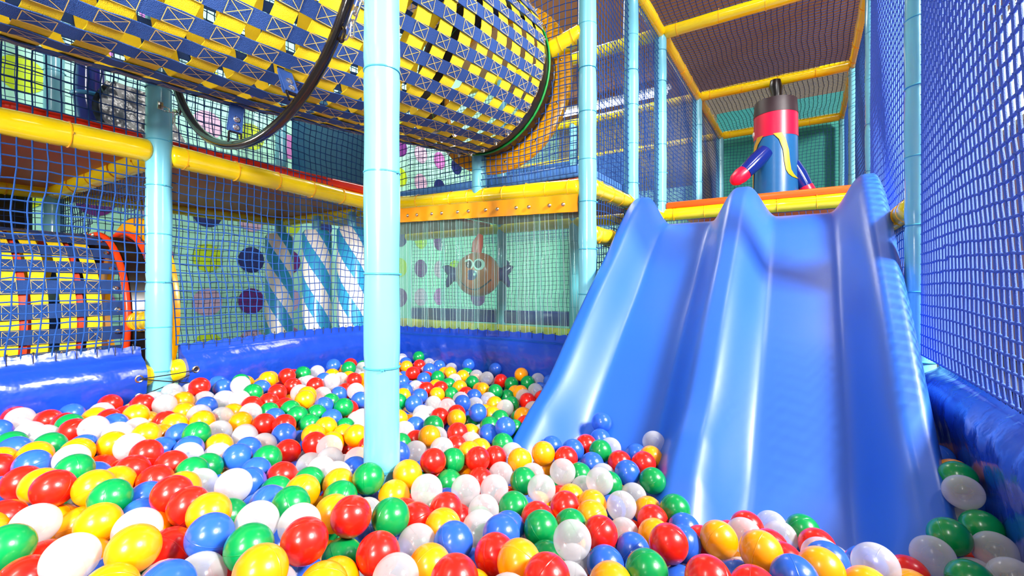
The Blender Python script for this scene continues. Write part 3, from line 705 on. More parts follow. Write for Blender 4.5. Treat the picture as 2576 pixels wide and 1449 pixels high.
for y in ys:
    row = []
    zl, zr = slide_pt(-.947, y), slide_pt(.308, y)
    # outer skirts drop outside the two outer ridges
    tail = 1.0
    for k in range(6, 0, -1):
        row.append(Vector((-.947 - .0003 * k, y, zl - .045 * k)))
    for x in xs:
        z = slide_pt(x, y)
        if y > 3.0: z -= (y - 3.0) * 1.2
        row.append(Vector((x, y, z)))
    for k in range(1, 7): row.append(Vector((.308 + .0005 * k, y, zr - .05 * k)))
    rows.append(row)
# rounded horn-like tips: pull the top end of each ridge down behind
b = MB(); b.grid(rows)
under = [[p + Vector((0, .006, -.014)) if 6 <= i < len(r_) - 6 else p + Vector((.012 if i < 6 else -.012, 0, 0)) for i, p in enumerate(r_)] for r_ in rows]
b.grid(under, flip=True)
b.grid([rows[-1], under[-1]], flip=False); b.grid([rows[0], under[0]], flip=True)
b.grid([[r_[0], u_[0]] for r_, u_ in zip(rows, under)], flip=True); b.grid([[r_[-1], u_[-1]] for r_, u_ in zip(rows, under)])
tag(b.build('double_slide', M['slide'], sharp=70), 'glossy blue double lane plastic slide running down into the ball pit', 'slide')

# ------------------------------------------------------------------ inflatable figure on the platform
fx, fy, fz = -.262, 5.10, 1.56
e = thing('inflatable_figure', 'armless-legged inflatable tube figure in blue with crimson band and gloves', 'inflatable', (fx, fy, fz))
e['label'] = 'tall inflatable tube figure in blue with crimson gloves on the platform'
R = .19
def shell(mb, z0, z1, r0, r1, n=40, m=6, mat=0, cap=False, sk=0.0):
    g = [[Vector((fx + (r0 + (r1 - r0) * j / m) * math.cos(2 * PI * i / n), fy + (r0 + (r1 - r0) * j / m) * math.sin(2 * PI * i / n), z0 + (z1 - z0) * j / m)) for i in range(n + 1)] for j in range(m + 1)]
    mb.grid(g, mat, flip=True)
    if cap:
        g2 = [[Vector((fx + r1 * s * math.cos(2 * PI * i / n), fy + r1 * s * math.sin(2 * PI * i / n), z1 + .02 * (1 - s))) for i in range(n + 1)] for s in (1, .6, .3, .01)]; mb.grid(g2, mat, flip=True)
b = MB(); shell(b, fz, 2.305, R, R - .005, m=14); local(b.build('body_tube', M['figblue']), e)
b = MB(); shell(b, 2.30, 2.525, R - .002, R - .004, m=6); local(b.build('face_band', M['magenta']), e)
b = MB(); shell(b, 2.52, 2.66, R - .001, R - .012, m=6, cap=True); local(b.build('cap_band', M['darkcap']), e)
b = MB(); b.tube([(fx, fy, 2.66), (fx + .01, fy, 2.72), (fx, fy, 2.80), (fx, fy, 2.87)], [.055, .048, .06, .045], 14); local(b.build('top_tassel', M['black']), e)
def stripe(pts, label=None):
    b = MB(); g = []
    for (a, z, w_) in pts:
        row = []
        for k in range(5):
            aa = math.radians(a) + (k / 4 - .5) * w_ / R; row.append(Vector((fx + (R + .004) * math.cos(aa), fy + (R + .004) * math.sin(aa), z)))
        g.append(row)
    b.grid(g); local(b.build('yellow_lapel', M['figyel']), e)
stripe([(-82, 2.31, .07), (-70, 2.25, .055), (-61, 2.15, .05), (-58, 2.05, .05), (-54, 1.97, .05), (-46, 1.93, .055), (-34, 1.905, .06), (-18, 1.895, .06)])
stripe([(-128, 2.31, .07), (-145, 2.24, .06), (-158, 2.16, .05), (-165, 2.02, .05), (-170, 1.8, .05)])
b = MB(); b.sphere((fx - R * .93, fy - R * .25, 2.36), .05, 14, 8, sc=(.35, .8, .6)); local(b.build('white_collar_patch', M['eyew']), e)
def arm(p0, p1, p2, r):
    b = MB(); P0, P1, P2 = map(Vector, (p0, p1, p2)); b.tube([P0, P0.lerp(P1, .5), P1], [r * .95, r * 1.05, r * .9], 18); local(b.build('arm', M['bluevinyl']), e)
    b = MB(); b.tube([P1, P1.lerp(P2, .3), P1.lerp(P2, .7), P1.lerp(P2, .92), P2], [r * .92, r * .98, r * .8, r * .45, .004], 18); local(b.build('glove', M['magenta']), e)
arm((fx - .07, fy - .16, 2.16), (fx - .235, fy - .27, 1.965), (fx - .345, fy - .33, 1.86), .075)
arm((fx + .14, fy + .0, 2.05), (fx + .245, fy + .02, 1.83), (fx + .30, fy + .03, 1.69), .065)

# ------------------------------------------------------------------ hanging orange fish ball
F0 = Vector((-1.945, 2.60, .975)); rf = .158
e = thing('inflatable_fish', 'round orange smiling fish balloon behind the strip curtain', 'inflatable', F0)
toc = (Vector((0, 0, CAMZ)) - F0).normalized(); toc = (toc + Vector((-.02, 0, 0))).normalized()
rt = toc.cross(Vector((0, 0, 1))).normalized() * -1; up = rt.cross(toc) * -1
if up.z < 0: up = -up
rt = Vector((math.cos(YAW), math.sin(YAW), 0))
b = MB(); b.sphere(F0, rf, 40, 24, sc=(1, 1, .98)); local(b.build('body_ball', M['fish']), e)
def onf(u, v, off=.002):
    q = rt * u + up * v; k = max(0, 1 - q.length_squared); return F0 + (q + toc * math.sqrt(k)) * (rf + off)
def patch(name, u, v, ru, rv, m, off, par=None):
    b = MB(); g = [[onf(u + ru * s * math.cos(2 * PI * i / 24), v + rv * s * math.sin(2 * PI * i / 24), off) for i in range(25)] for s in (.01, .25, .5, .75, 1)]; b.grid(g); o = b.build(name, m)
    if par: o.parent = par; return o
    return local(o, e)
e1 = patch('eye', -.38, .42, .20, .24, M['eyew'], .002); e2 = patch('eye', .06, .42, .24, .24, M['eyew'], .0025)
patch('pupil', -.36, .42, .12, .17, M['black'], .004, e1); patch('pupil', .02, .42, .14, .17, M['black'], .0045, e2)
no_ = patch('nose', -.27, -.02, .24, .22, M['fin'], .003); patch('nose_glint', -.13, 0, .04, .06, M['eyew'], .005, no_)
b = MB(); b.tube([onf(-.78 + 1.35 * i / 20, -.22 - .42 * math.sin(PI * (i / 20) ** .9), .001) for i in range(21)], .005, 6); local(b.build('mouth', M['black']), e)
for s in (-1, 1):
    b = MB(); c0 = F0 + rt * s * rf * .93
    b.tube([c0 - rt * s * .01, c0 + rt * s * .04], [.05, .045], 14)
    b.tube([c0 + rt * s * .03 + up * .01, c0 + rt * s * .075 + up * .045, c0 + rt * s * .10 + up * .055], [.04, .026, .006], 12); b.tube([c0 + rt * s * .03 - up * .01, c0 + rt * s * .06 - up * .06, c0 + rt * s * .07 - up * .09], [.035, .022, .008], 12)
    local(b.build('fin', M['fin']), e)
b = MB(); b.tube([F0 + up * rf * .95 + rt * (-.01), F0 + up * (rf + .06), F0 + up * (rf + .12) + rt * .02], [.035, .04, .02], 14); local(b.build('top_fin', M['redring']), e)
b = MB(); b.tube([F0 + up * (rf + .1), Vector((F0.x, F0.y, 1.48))], .003, 6); local(b.build('hanging_string', M['tie_k']), e)

# ------------------------------------------------------------------ things behind the upper left net
b = MB(); g = []
for i in range(15):
    t = i / 14; g.append([Vector((-3.30 + .26 * j / 8 - .05 * t, 1.33 - .42 * (j / 8) + .05 * math.sin(t * 5 + j), 1.57 + .46 * t * (1 - .1 * j / 8))) for j in range(9)])
b.grid(g); b.grid([[p + Vector((-.03, -.02, 0)) for p in r_] for r_ in g], flip=True)
tag(b.build('crinkled_cushion', M['silver']), 'grey shiny crinkled vinyl cushion beside the laced post top', 'cushion')
e = thing('hanging_boot', 'dark blue glossy vinyl boot shape hanging behind the upper net', 'inflatable', (-3.45, .95, 1.9))
b = MB(); b.tube([(-3.45, .93, 2.25), (-3.45, .93, 1.95), (-3.44, .95, 1.80), (-3.42, 1.0, 1.68), (-3.40, 1.05, 1.62)], [.06, .075, .08, .07, .02], 18); local(b.build('boot_body', M['bluevinyl']), e)
b = MB(); ring(b, (-3.45, .93, 1.97), (0, 0, 1), .076, .012, 28, 8); local(b.build('cuff_band', M['rollerblue']), e)

# ------------------------------------------------------------------ strip lamp and hall tube lights
for (xa_, xb_, y, z, t) in ((-4.05, -2.0, 8.0, 4.2, 'bright white strip lamp seen through the nets'),):
    e = thing('strip_lamp', t, 'lamp', ((xa_ + xb_) / 2, y, z))
    b = MB(); b.tube([(xa_, y, z), (xb_, y, z)], .045, 14); local(b.build('lamp_tube', M['tube']), e)
    b = MB(); [b.tube([(q, y, z + .08), (q, y, 4.41)], .006, 6) for q in (xa_ + .2, xb_ - .2)]; local(b.build('hanging_wire', M['steel']), e)
    b = MB(); b.box(((xa_ + xb_) / 2, y, z + .07), (xb_ - xa_ + .1, .12, .05)); local(b.build('lamp_housing', M['white'], smooth=False), e)
BALLS = [  # x, y, z in mm, colour number
(-1023,251,434,4),(-957,314,440,1),(-739,485,439,0),(-900,406,437,2),(-704,389,447,1),(-760,599,429,0),(-1190,208,422,3),(-1382,311,444,0),(-407,866,363,4),(-77,1020,367,1),(-807,426,435,3),(-1181,331,414,1),
(-664,583,392,0),(-243,982,351,0),(223,1308,312,4),(311,1506,394,4),(-1279,262,415,4),(-165,1103,327,1),(261,1371,335,3),(109,1123,349,4),(-734,678,401,3),(336,1385,319,4),(-434,702,391,1),(-1248,369,434,3),
(-595,714,374,2),(-504,728,370,0),(-252,858,354,3),(-987,444,439,1),(-887,483,432,4),(-1122,557,421,4),(20,1025,361,1),(-1065,441,434,0),(-507,915,338,3),(-1142,441,440,0),(-363,674,401,0),(-932,787,400,3),
(-20,959,366,2),(-591,557,386,4),(-1325,364,439,1),(-481,580,408,0),(332,1461,334,3),(-1052,351,429,4),(-401,1004,317,0),(-667,686,361,4),(-145,857,376,0),(-985,377,400,0),(-843,365,403,4),(-587,637,367,1),
(-800,857,376,4),(-418,1195,299,4),(-831,535,421,4),(-927,576,418,3),(-805,304,432,2),(-1535,293,427,0),(-621,1123,324,4),(-538,800,367,2),(-1504,376,436,3),(-770,975,341,4),(336,1283,313,4),(268,1245,306,3),
(-357,921,300,2),(-1372,691,396,2),(-1113,215,386,0),(-761,580,354,3),(-396,1409,297,3),(-504,1255,325,4),(-334,1028,286,2),(-1671,337,426,2),(-625,1262,324,4),(-954,1050,356,0),(-610,823,349,4),(-908,898,378,1),
(-732,1054,323,4),(317,1583,404,3),(-1538,533,422,0),(-298,1273,290,3),(-1633,527,425,4),(-655,462,399,1),(-665,763,363,1),(-879,823,356,1),(-533,1092,310,0),(-1859,509,446,4),(-997,649,403,1),(-632,997,321,3),
(-727,845,352,0),(-902,265,415,1),(-698,1154,318,3),(-474,1408,304,2),(-849,624,401,1),(-741,1352,331,1),(-1329,479,412,0),(-1459,308,433,1),(-877,1171,340,0),(-686,941,321,4),(-58,1314,266,4),(-236,1080,307,2),
(-299,798,345,1),(-742,760,358,0),(-1709,510,422,1),(-1381,848,364,0),(-11,1375,270,3),(-1588,679,428,3),(-339,1208,277,0),(-1627,401,430,4),(-939,1124,338,3),(-928,701,386,3),(-1402,540,415,0),(-1437,468,418,0),
(-783,1272,324,1),(-1176,706,379,0),(-1289,331,379,1),(-456,1084,308,1),(-1310,743,388,3),(-2005,751,448,4),(-1686,584,434,1),(175,1255,281,0),(-999,750,384,1),(-1389,238,405,0),(-1326,556,408,3),(-1484,898,386,2),
(32,1100,340,2),(-1003,572,404,2),(-127,1209,299,4),(-1251,542,399,4),(-1322,1062,367,1),(18,1302,274,0),(-1624,909,396,0),(-1814,401,430,3),(-1377,418,419,1),(-1119,1212,359,1),(-1750,358,428,1),(-450,1498,309,0),
(-1945,644,442,1),(-78,896,360,0),(-463,1661,331,4),(-1357,927,371,0),(-1930,481,433,0),(-606,1516,315,3),(-478,1009,311,3),(-1376,614,391,3),(-697,518,366,1),(-1189,629,386,2),(-955,1447,358,2),(-2244,423,437,4),
(-392,1134,260,4),(-1264,915,379,4),(-814,1208,293,4),(-1542,800,395,4),(-679,1712,355,2),(-2101,909,474,0),(-1457,600,410,4),(-314,1134,279,1),(-1263,439,401,2),(-1692,864,403,1),(90,1049,335,1),(-261,1207,276,2),
(-869,1255,320,0),(-1109,1134,328,4),(-494,1178,291,1),(-904,1064,298,3),(-1730,1137,424,1),(-678,1394,314,0),(-1260,683,381,2),(-552,976,323,0),(-1869,341,425,2),(-1651,773,400,4),(-438,1354,260,4),(-1741,762,423,1),
(-1617,1237,386,3),(-1190,1591,346,2),(-1793,547,428,4),(-1066,712,386,3),(-2194,482,424,0),(-1516,709,396,1),(-526,1486,301,0),(-605,1441,294,2),(-1727,284,421,0),(-1188,861,371,4),(-1023,1434,324,2),(-1663,662,416,2),
(-1699,431,426,1),(-1783,697,422,1),(-84,1433,236,4),(-1207,1468,346,1),(-2055,1048,462,4),(-128,1285,284,0),(-1117,656,371,3),(-462,856,309,3),(-1026,1172,344,4),(-2083,710,446,0),(-1469,1048,375,1),(-1098,1342,340,0),
(-1260,844,346,4),(-1767,835,415,4),(-371,1277,265,1),(-1193,405,393,2),(-1553,941,396,0),(-1740,923,415,4),(-2266,669,431,0),(-1141,799,372,4),(-690,1473,314,2),(-449,1576,305,1),(-921,1379,321,3),(-1204,484,421,1),
(-1931,1410,430,4),(-832,1122,300,0),(-1545,1034,377,3),(-1900,965,435,4),(-389,812,309,4),(-2231,550,425,2),(-2062,410,421,4),(-1621,1034,396,3),(-1027,498,397,3),(-1489,1512,360,2),(-1471,822,375,4),(-1430,750,389,2),
(-1447,674,389,4),(-1973,941,430,4),(-580,891,327,2),(-1938,1142,425,0),(-1064,791,376,4),(-1591,589,405,2),(-1527,633,407,2),(-1922,854,429,2),(-2151,1023,443,2),(-1934,1036,444,3),(-1438,977,371,1),(-2110,1292,455,0),
(-1911,777,426,1),(-675,1552,312,0),(-1083,866,362,2),(-2037,823,440,1),(-606,1341,291,3),(-1205,1327,354,3),(-1153,1746,337,4),(-2030,496,430,3),(-1337,1667,350,2),(-2122,349,432,2),(-568,1200,282,1),(-2090,1186,458,1),
(-117,1008,302,2),(-2265,874,438,4),(-1205,259,366,0),(-218,970,278,2),(-502,1325,291,3),(-1835,793,424,4),(-1911,576,430,2),(-1675,1186,393,2),(-1616,1111,386,3),(-1961,351,422,3),(-1781,1429,398,4),(-1113,1058,346,2),
(-1284,1453,345,0),(-43,1085,324,0),(-787,1500,301,2),(-1656,471,376,0),(-1540,1124,376,2),(-512,1618,289,2),(-1138,920,363,4),(-563,1278,280,4),(-661,1652,309,2),(-1983,426,419,4),(-943,1214,334,1),(-1861,699,418,0),
(-602,1601,300,4),(-1945,1552,410,0),(-1989,1247,428,0),(-1945,1331,422,0),(-2073,572,429,1),(-1841,1049,416,0),(-1120,1888,344,0),(-1273,1242,343,4),(-1695,1053,404,3),(-1896,1915,394,0),(-1499,1651,329,4),(-1291,1318,339,2),
(-1029,1249,329,0),(-1837,610,420,4),(-1525,2123,370,4),(-849,1329,314,4),(-1327,1918,357,3),(-1839,1380,383,2),(-2166,1413,442,3),(-712,1229,303,4),(-1568,1632,359,2),(-1824,973,420,0),(-1677,1370,380,2),(-2219,1631,448,2),
(-1551,2243,401,2),(-1564,1750,345,1),(-2120,1655,439,3),(-1377,319,367,1),(-1365,1595,345,4),(25,1172,313,4),(-1359,2224,393,1),(-1852,1304,394,4),(-1368,2135,355,3),(-1445,2145,361,0),(-1285,2169,364,3),(-1024,1326,322,4),
(-1802,301,420,1),(-799,663,337,2),(-894,749,336,4),(-1562,2034,358,3),(-2220,1531,427,4),(-1398,1072,354,1),(-1893,1219,415,4),(-71,1157,311,0),(-2042,1131,434,2),(-1064,1499,331,3),(-956,1289,321,1),(-210,1149,284,0),
(-2039,899,428,4),(-1997,587,431,0),(-1669,973,395,2),(-1172,2054,356,4),(-1742,1955,380,3),(-1751,999,400,3),(-1404,1914,358,1),(-1031,1700,330,1),(-1531,1822,337,3),(-1323,198,414,1),(-1092,1615,328,3),(-1227,1770,338,1),
(-1791,1896,375,2),(166,1149,303,1),(-1769,462,416,2),(-1750,2243,409,2),(-2142,608,429,4),(-1908,408,419,4),(-772,503,351,2),(-2171,408,415,4),(-1639,1753,363,0),(-1482,1196,361,4),(-1368,1797,350,2),(319,1796,386,2),
(-1813,897,409,1),(-1379,1448,345,4),(-1169,1822,335,3),(-1877,2033,399,2),(-1746,2065,386,1),(-1537,1896,359,1),(-1190,1218,329,0),(-1550,424,393,2),(-1328,1389,341,4),(-1459,1122,355,3),(-2098,2067,392,1),(-1107,391,391,1),
(-2233,1041,447,2),(295,1336,274,4),(-1263,2243,370,4),(-753,920,289,0),(-1098,1416,318,1),(-1293,1812,341,4),(-1368,1001,350,1),(-2165,2243,425,3),(-1186,1138,340,3),(-1650,2061,377,1),(-1605,1822,359,0),(-547,1390,285,4),
(-1297,1981,322,3),(-1776,1291,376,3),(-1318,1739,329,4),(-919,342,378,4),(-432,922,280,4),(-2017,1524,410,4),(-2078,2159,389,0),(-1164,1661,323,1),(-1123,299,374,1),(-1263,1536,343,0),(-2321,427,429,0),(-1816,1204,418,1),
(-2024,1348,422,4),(-1940,2192,392,2),(-1510,971,339,2),(-1716,1756,362,4),(-1736,637,408,1),(-763,1391,267,1),(-1620,2150,368,4),(-1175,1943,345,4),(-2107,502,421,0),(-1615,1899,362,3),(-1621,1573,366,1),(-1816,1757,380,2),
(-1563,1490,363,3),(-1399,1332,348,1),(-1710,1677,360,2),(-1227,2000,349,1),(-1146,1281,333,4),(-941,1166,272,1),(-1770,1075,400,0),(-1242,1595,289,3),(-575,751,308,2),(-737,426,387,4),(-890,518,363,2),(-812,789,340,0),
(-1644,1982,369,4),(-2212,792,426,4),(-1026,302,373,2),(100,1190,309,2),(-389,596,398,4),(-969,804,331,2),(-1391,1723,348,4),(-1386,1149,363,4),(-1659,1297,360,0),(-1440,1826,348,0),(-2106,1540,418,1),(-2039,1444,418,2),
(-1990,692,400,1),(-1432,1101,279,0),(-1082,587,361,2),(-1879,1447,383,0),(-964,1523,329,3),(-907,633,338,3),(-2192,1808,410,4),(-1886,2243,372,4),(-997,689,336,1),(-2321,1825,419,0),(-463,1245,259,2),(-2075,2243,386,4),
(-2283,950,425,4),(-2218,1132,443,3),(-2048,645,422,0),(-494,642,347,1),(324,1659,388,1),(-625,1241,250,0),(-834,972,292,2),(336,1606,332,2),(-2181,2142,396,2),(-1581,492,372,0),(-647,1063,282,2),(-1476,390,352,4),
(-1699,2159,371,3),(-1228,1041,350,0),(-1023,1776,341,4),(-116,1080,271,4),(-1702,1892,345,1),(-396,1204,224,0),(-1302,2068,328,1),(-1251,1487,284,2),(-840,598,316,1),(-2277,1185,420,1),(-2122,835,429,4),(-2049,1599,402,1),
(-1086,1754,298,3),(-1610,835,379,4),(-871,428,368,0),(-1602,268,397,2),(-1836,2120,368,1),(319,1533,308,4),(-174,1236,244,1),(-1418,1525,319,4),(-2154,1724,389,4),(-743,1134,259,0),(-1447,1443,297,1),(-442,1452,248,4),
(-966,1610,324,0),(-1958,2009,373,0),(-2287,1311,422,1),(-1327,841,308,2),(-1403,945,310,4),(-1968,1625,396,1),(-182,1395,199,0),(-1541,1546,313,4),(-2036,1979,345,2),(319,1435,261,0),(-1483,1998,335,1),(-1960,1214,364,1),
(-1233,1696,315,1),(-1090,1976,343,0),(-2253,2177,399,4),(-1833,1964,365,0),(-1482,1728,310,0),(-1300,1677,282,2),(-1189,2136,345,2),(-659,1171,250,1),(-2187,1307,382,0),(-1051,1111,283,2),(-1400,668,328,1),(-1552,1277,343,4),
(-2321,2243,398,4),(-1922,2117,368,2),(-1152,1560,272,4),(-980,1006,298,3),(-1186,2243,369,2),(-426,1295,212,2),(-720,1609,284,4),(-2255,1717,400,1),(-2104,1374,403,4),(-689,1286,250,3),(-1038,384,344,3),(-2181,1211,419,1),
(3,1427,199,2),(-2250,1860,408,3),(-1534,2243,318,4),(-1178,838,293,2),(-2049,1690,387,4),(-786,630,260,4),(-1293,606,354,2),(-1607,1030,320,1),(-606,963,253,4),(-1520,1474,294,2),(-1289,1036,302,0),(-729,688,314,2),
(-228,1129,210,2),(-1086,799,299,0),(-139,1157,227,4),(53,1349,223,4),(-2241,1409,422,0),(-917,941,272,0),(-2205,719,397,1),(-978,1083,285,0),(-1207,923,327,4),(-1586,738,377,2),(-1998,2243,381,4),(-1204,1654,256,3),
(-2002,2137,358,4),(-2062,991,410,4),(-1836,1834,336,2),(-1334,1509,327,3),(-828,1256,211,2),(-555,1550,267,2),(-1747,1829,339,0),(-1252,1384,329,4),(-1469,281,361,2),(-2277,486,404,1),(-601,1120,241,4),(-1622,1685,302,2),
(-1913,1945,322,3),(-1484,1384,347,3),(-1126,1226,283,4),(-2139,760,416,4),(-1171,989,348,1),(-1614,2243,320,2),(-1188,1942,263,2),(-2172,2048,386,1),(-1901,1493,317,2),(-1413,2201,311,3),(-1897,1803,374,1),(-1879,516,371,4),
(-536,1483,224,1),(-404,1049,243,1),(-1087,1518,258,1),(-963,717,272,3),(-1178,1862,242,2),(-1555,393,314,3),(-1926,1305,344,4),(-2278,763,398,0),(-1490,952,264,2),(-2149,2206,358,0),(-727,1208,227,2),(-1800,1209,342,2),
(-891,1305,248,0),(-2046,1270,379,3),(-2283,1486,422,3),(-1161,1350,295,2),(-1962,1856,367,4),(-2193,933,418,0),(-1869,1571,363,1),(-1674,1228,327,1),(-2234,2100,333,0),(-1953,1445,364,4),(-281,1073,225,0),(-2038,339,402,4),
(-818,1056,239,4),(-968,1332,236,3),(-1787,2025,334,2),(-432,1033,170,0),(-1195,763,330,0),(-1659,925,329,1),(-2225,2198,329,3),(-882,832,271,2),(-2321,1381,390,1),(-1108,488,388,1),(-1063,1346,197,3),(-1249,165,270,4),
(-945,790,244,2),(-955,1454,191,0),(-260,926,160,2),(-1143,437,282,2),(-1978,936,286,0),(-2070,304,296,3),(-1899,702,284,0),(-1371,1392,219,0),(-1204,1089,207,0),(-2188,2201,256,4),(-1793,1350,259,4),(-2058,1795,257,0),
(-1572,470,296,0),(-2235,1772,273,0),(-1677,1335,252,3),(-2279,1868,275,3),(-1452,435,289,0),(-1669,626,278,2),(-1277,563,267,2),(-1627,1981,230,4),(-1538,263,276,2),(-2074,726,291,2),(-1462,1667,221,2),(-1686,184,275,0),
(-805,540,270,0),(-1395,516,275,1),(-1427,1262,222,3),(-1372,820,237,2),(-1322,446,278,2),(-1729,482,352,0),(-1418,569,344,3),(-1494,552,360,0),(-1996,1071,412,3),(-1893,251,414,4),(-832,239,384,2),(-740,279,398,4),
(-159,643,391,2),(-206,780,337,0),(325,1191,308,1),(-273,581,391,0),(-1816,1669,371,4),(-1028,2196,359,1),(-1034,132,373,3),(-1389,1245,347,4),(-1616,1429,368,3),(-51,1226,253,4),(-2036,1900,385,0),(-132,923,305,3),
(39,848,351,1),(-2286,1569,408,4),(-2289,1087,412,2),(-1882,1726,356,1),(-500,1053,250,1),(151,1071,267,4),(-1910,1009,372,2),(-103,826,315,4),(-140,725,369,4),(-1049,1849,322,1),(-1557,175,397,1),(-2151,1907,370,2),
(-40,1003,294,4),(-1047,2042,324,4),(-303,851,285,2),(-24,1126,257,1),(-2114,1079,402,4),(-1708,1578,363,2),(-2174,1592,398,0),(144,988,311,1),(-1278,1159,334,2),(-1463,1285,351,0),(-971,2003,343,0),(-924,189,371,2),
(-1801,220,404,1),(-212,695,357,2),(-2076,264,412,3),(90,921,318,1),(-2246,336,412,4),(-2280,2075,395,4),(-1245,161,390,1),(-2214,1966,399,2),(-689,339,391,4),(-479,485,383,2),(-1474,194,409,1),(-1113,122,383,2),
(-1984,253,407,4),(243,1058,297,4),(-1053,2115,352,4),(-1782,1551,379,2),(-1668,187,411,2),(-361,508,416,4),(-951,1804,297,4),(-773,351,369,0),(-1798,748,363,0),(-2267,2000,354,2),(-2031,2061,354,1),(-1010,1954,300,2),
(-509,551,340,0),(-211,844,283,2),(53,1216,243,3),(-1186,134,348,1),(-1577,341,381,3),(-1900,929,367,3),(-1081,961,317,1),(-2143,1473,377,4),(41,1002,281,0),(-282,917,247,2),(-2109,922,395,3),(-1875,829,368,4),
(-1372,152,364,0),(-389,708,325,2),(-967,1678,279,3),(-1250,1897,293,2),(-2157,556,359,0),(-287,747,286,4),(-2206,1086,382,0),(-2286,627,361,1),(-338,978,226,2),(-2188,304,368,0),(-132,1000,223,0),(-1751,871,336,2),
(-1697,589,350,0),(-2112,432,364,0),(324,1871,335,2),(-2220,1466,375,2),(-466,744,298,1),(-1881,2178,330,3),(-576,1038,264,1),(-2104,1163,379,4),(-1694,725,352,4),(-1688,1109,328,4),(-1044,220,350,1),(-1918,1092,366,1),
(7,926,299,4),(-534,842,281,3),(-1959,1709,347,0),(-1554,685,330,3),(-1057,1652,269,4),(-746,998,255,3),(-508,945,237,4),(-1146,1022,279,2),(-1406,1660,290,1),(-1358,1865,303,2),(-951,447,360,2),(-2222,1847,336,4),
(-1944,557,361,2),(-1553,2091,302,0),(-623,487,326,3),(-1543,247,352,4),(-1708,2116,305,3),(-1583,1945,307,3),(-1818,1478,333,2),(-1664,1607,302,1),(-648,583,317,0),(-1969,790,362,0),(-1643,666,339,2),(-2246,912,366,4),
(-1919,315,353,3),(-1473,738,323,0),(-100,1320,194,3),(-1479,1881,309,0),(-1719,1426,333,0),(-2089,1552,343,2),(-1200,1272,268,0),(-2202,1674,349,0),(-1156,2005,294,1),(-1984,974,360,3),(-2073,1465,344,4),(-1842,663,351,3),
(-1667,1952,300,4),(-2197,1382,365,3),(-2077,827,363,3),(-1181,531,339,1),(-780,841,281,3),(-1407,782,312,0),(104,1284,239,4),(-1828,1020,339,2),(-2112,2104,322,2),(-1412,2071,292,3),(-985,1491,262,4),(-1065,2167,286,0),
(-1971,1536,335,0),(-2212,1003,367,3),(-2000,895,353,0),(-2017,1811,324,0),(-2144,2006,326,4),(-1696,2021,317,4),(-1979,1373,342,0),(-2207,1166,362,0),(-1790,1621,315,0),(-2081,1751,349,0),(-2270,412,361,3),(-2000,1760,390,2),
(-2277,266,412,1),(-1897,1655,384,3),(-286,662,373,3),(-544,438,372,1),(-1107,2207,348,4),(-1683,1501,363,2),(-2157,238,406,2),(-598,376,391,4),(-75,777,381,3),(267,1136,310,1),(-963,2143,341,2),(-1566,1356,369,4),
(-1310,2243,307,0),(-1201,2243,293,2),(-2122,1974,397,4),(-978,1890,333,0),(-2098,1818,384,3),(-1694,2243,322,1),(-1777,2243,324,4),(-2321,1984,413,4),(-1720,190,345,0),(-1770,1949,306,3),(-1713,798,335,3),(-800,1327,248,1),
(-6,1052,235,4),(206,1120,238,1),(-1824,576,350,3),(-1863,2055,326,4),(-1334,238,346,4),(-2135,1637,343,0),(-1904,739,352,3),(-1300,2139,293,2),(-2011,1129,359,4),(-1557,1405,306,1),(-1943,388,353,2),(-2268,1912,344,2),
(-2020,2202,317,4),(-1325,1267,285,0),(-466,1134,228,3),(-1119,722,307,0),(-1114,1829,279,1),(-656,1408,240,3),(-1773,2159,315,2),(-2274,1632,352,1),(-1155,1099,273,2),(-1342,1175,290,4),(-380,632,321,1),(-1097,1310,262,4),
(-2082,667,355,1),(-1173,1486,279,4),(-1031,1568,316,4),(-1376,1977,322,0),(-2214,1761,350,2),(-372,855,240,4),(-2039,546,354,0),(-1236,1112,285,2),(-1234,2079,289,0),(-584,1390,214,2),(-197,958,204,0),(-2106,1854,310,3),
(-1321,415,356,4),(-102,1227,195,4),(-960,1412,259,4),(-1673,269,365,4),(-1773,1712,323,4),(-1571,1169,310,0),(224,1201,248,1),(-642,1526,244,3),(-1506,1066,308,0),(-927,270,339,2),(-1803,1117,341,3),(-1751,1349,330,3),
(-682,423,332,2),(-15,1278,201,4),(-1728,396,356,0),(-2265,1243,367,2),(-536,685,294,3),(-1644,1384,310,0),(-2184,866,379,2),(-1419,1176,298,1),(-1716,979,334,0),(-1493,879,311,4),(-2042,739,367,3),(-1855,391,365,1),
(-2056,1047,338,3),(-1216,594,309,1),(-1259,1217,268,4),(-1621,2044,280,2),(-1392,455,339,4),(-1591,2157,291,1),(-1868,1158,325,2),(-1511,2175,281,1),(-607,814,252,0),(-1231,672,305,2),(-2244,502,336,1),(-1636,1834,287,1),
(-1590,560,327,0),(-1733,1513,297,4),(-2060,239,339,0),(-1361,1768,267,2),(-1761,686,333,1),(-1144,2094,272,4),(-1605,841,302,0),(-1202,1414,260,1),(-966,2093,272,1),(-1267,474,331,0),(-2139,741,340,4),(-1304,1426,266,1),
(-1864,226,344,4),(-973,521,330,1),(-1104,190,313,4),(-1458,174,325,2),(-2188,640,376,3),(-1978,488,373,2),(-1999,299,335,2),(-958,2196,272,2),(-1630,1513,283,3),(-1991,624,336,4),(311,1731,282,0),(-741,1477,228,4),
(-2080,1329,340,0),(-1040,1203,248,2),(-188,1047,187,4),(-1584,1608,282,4),(-1398,1320,264,3),(-566,604,299,1),(-1744,292,333,4),(-1335,552,316,4),(-1343,1586,263,0),(-1898,1634,301,2),(-327,1144,199,2),(-1561,774,301,3),
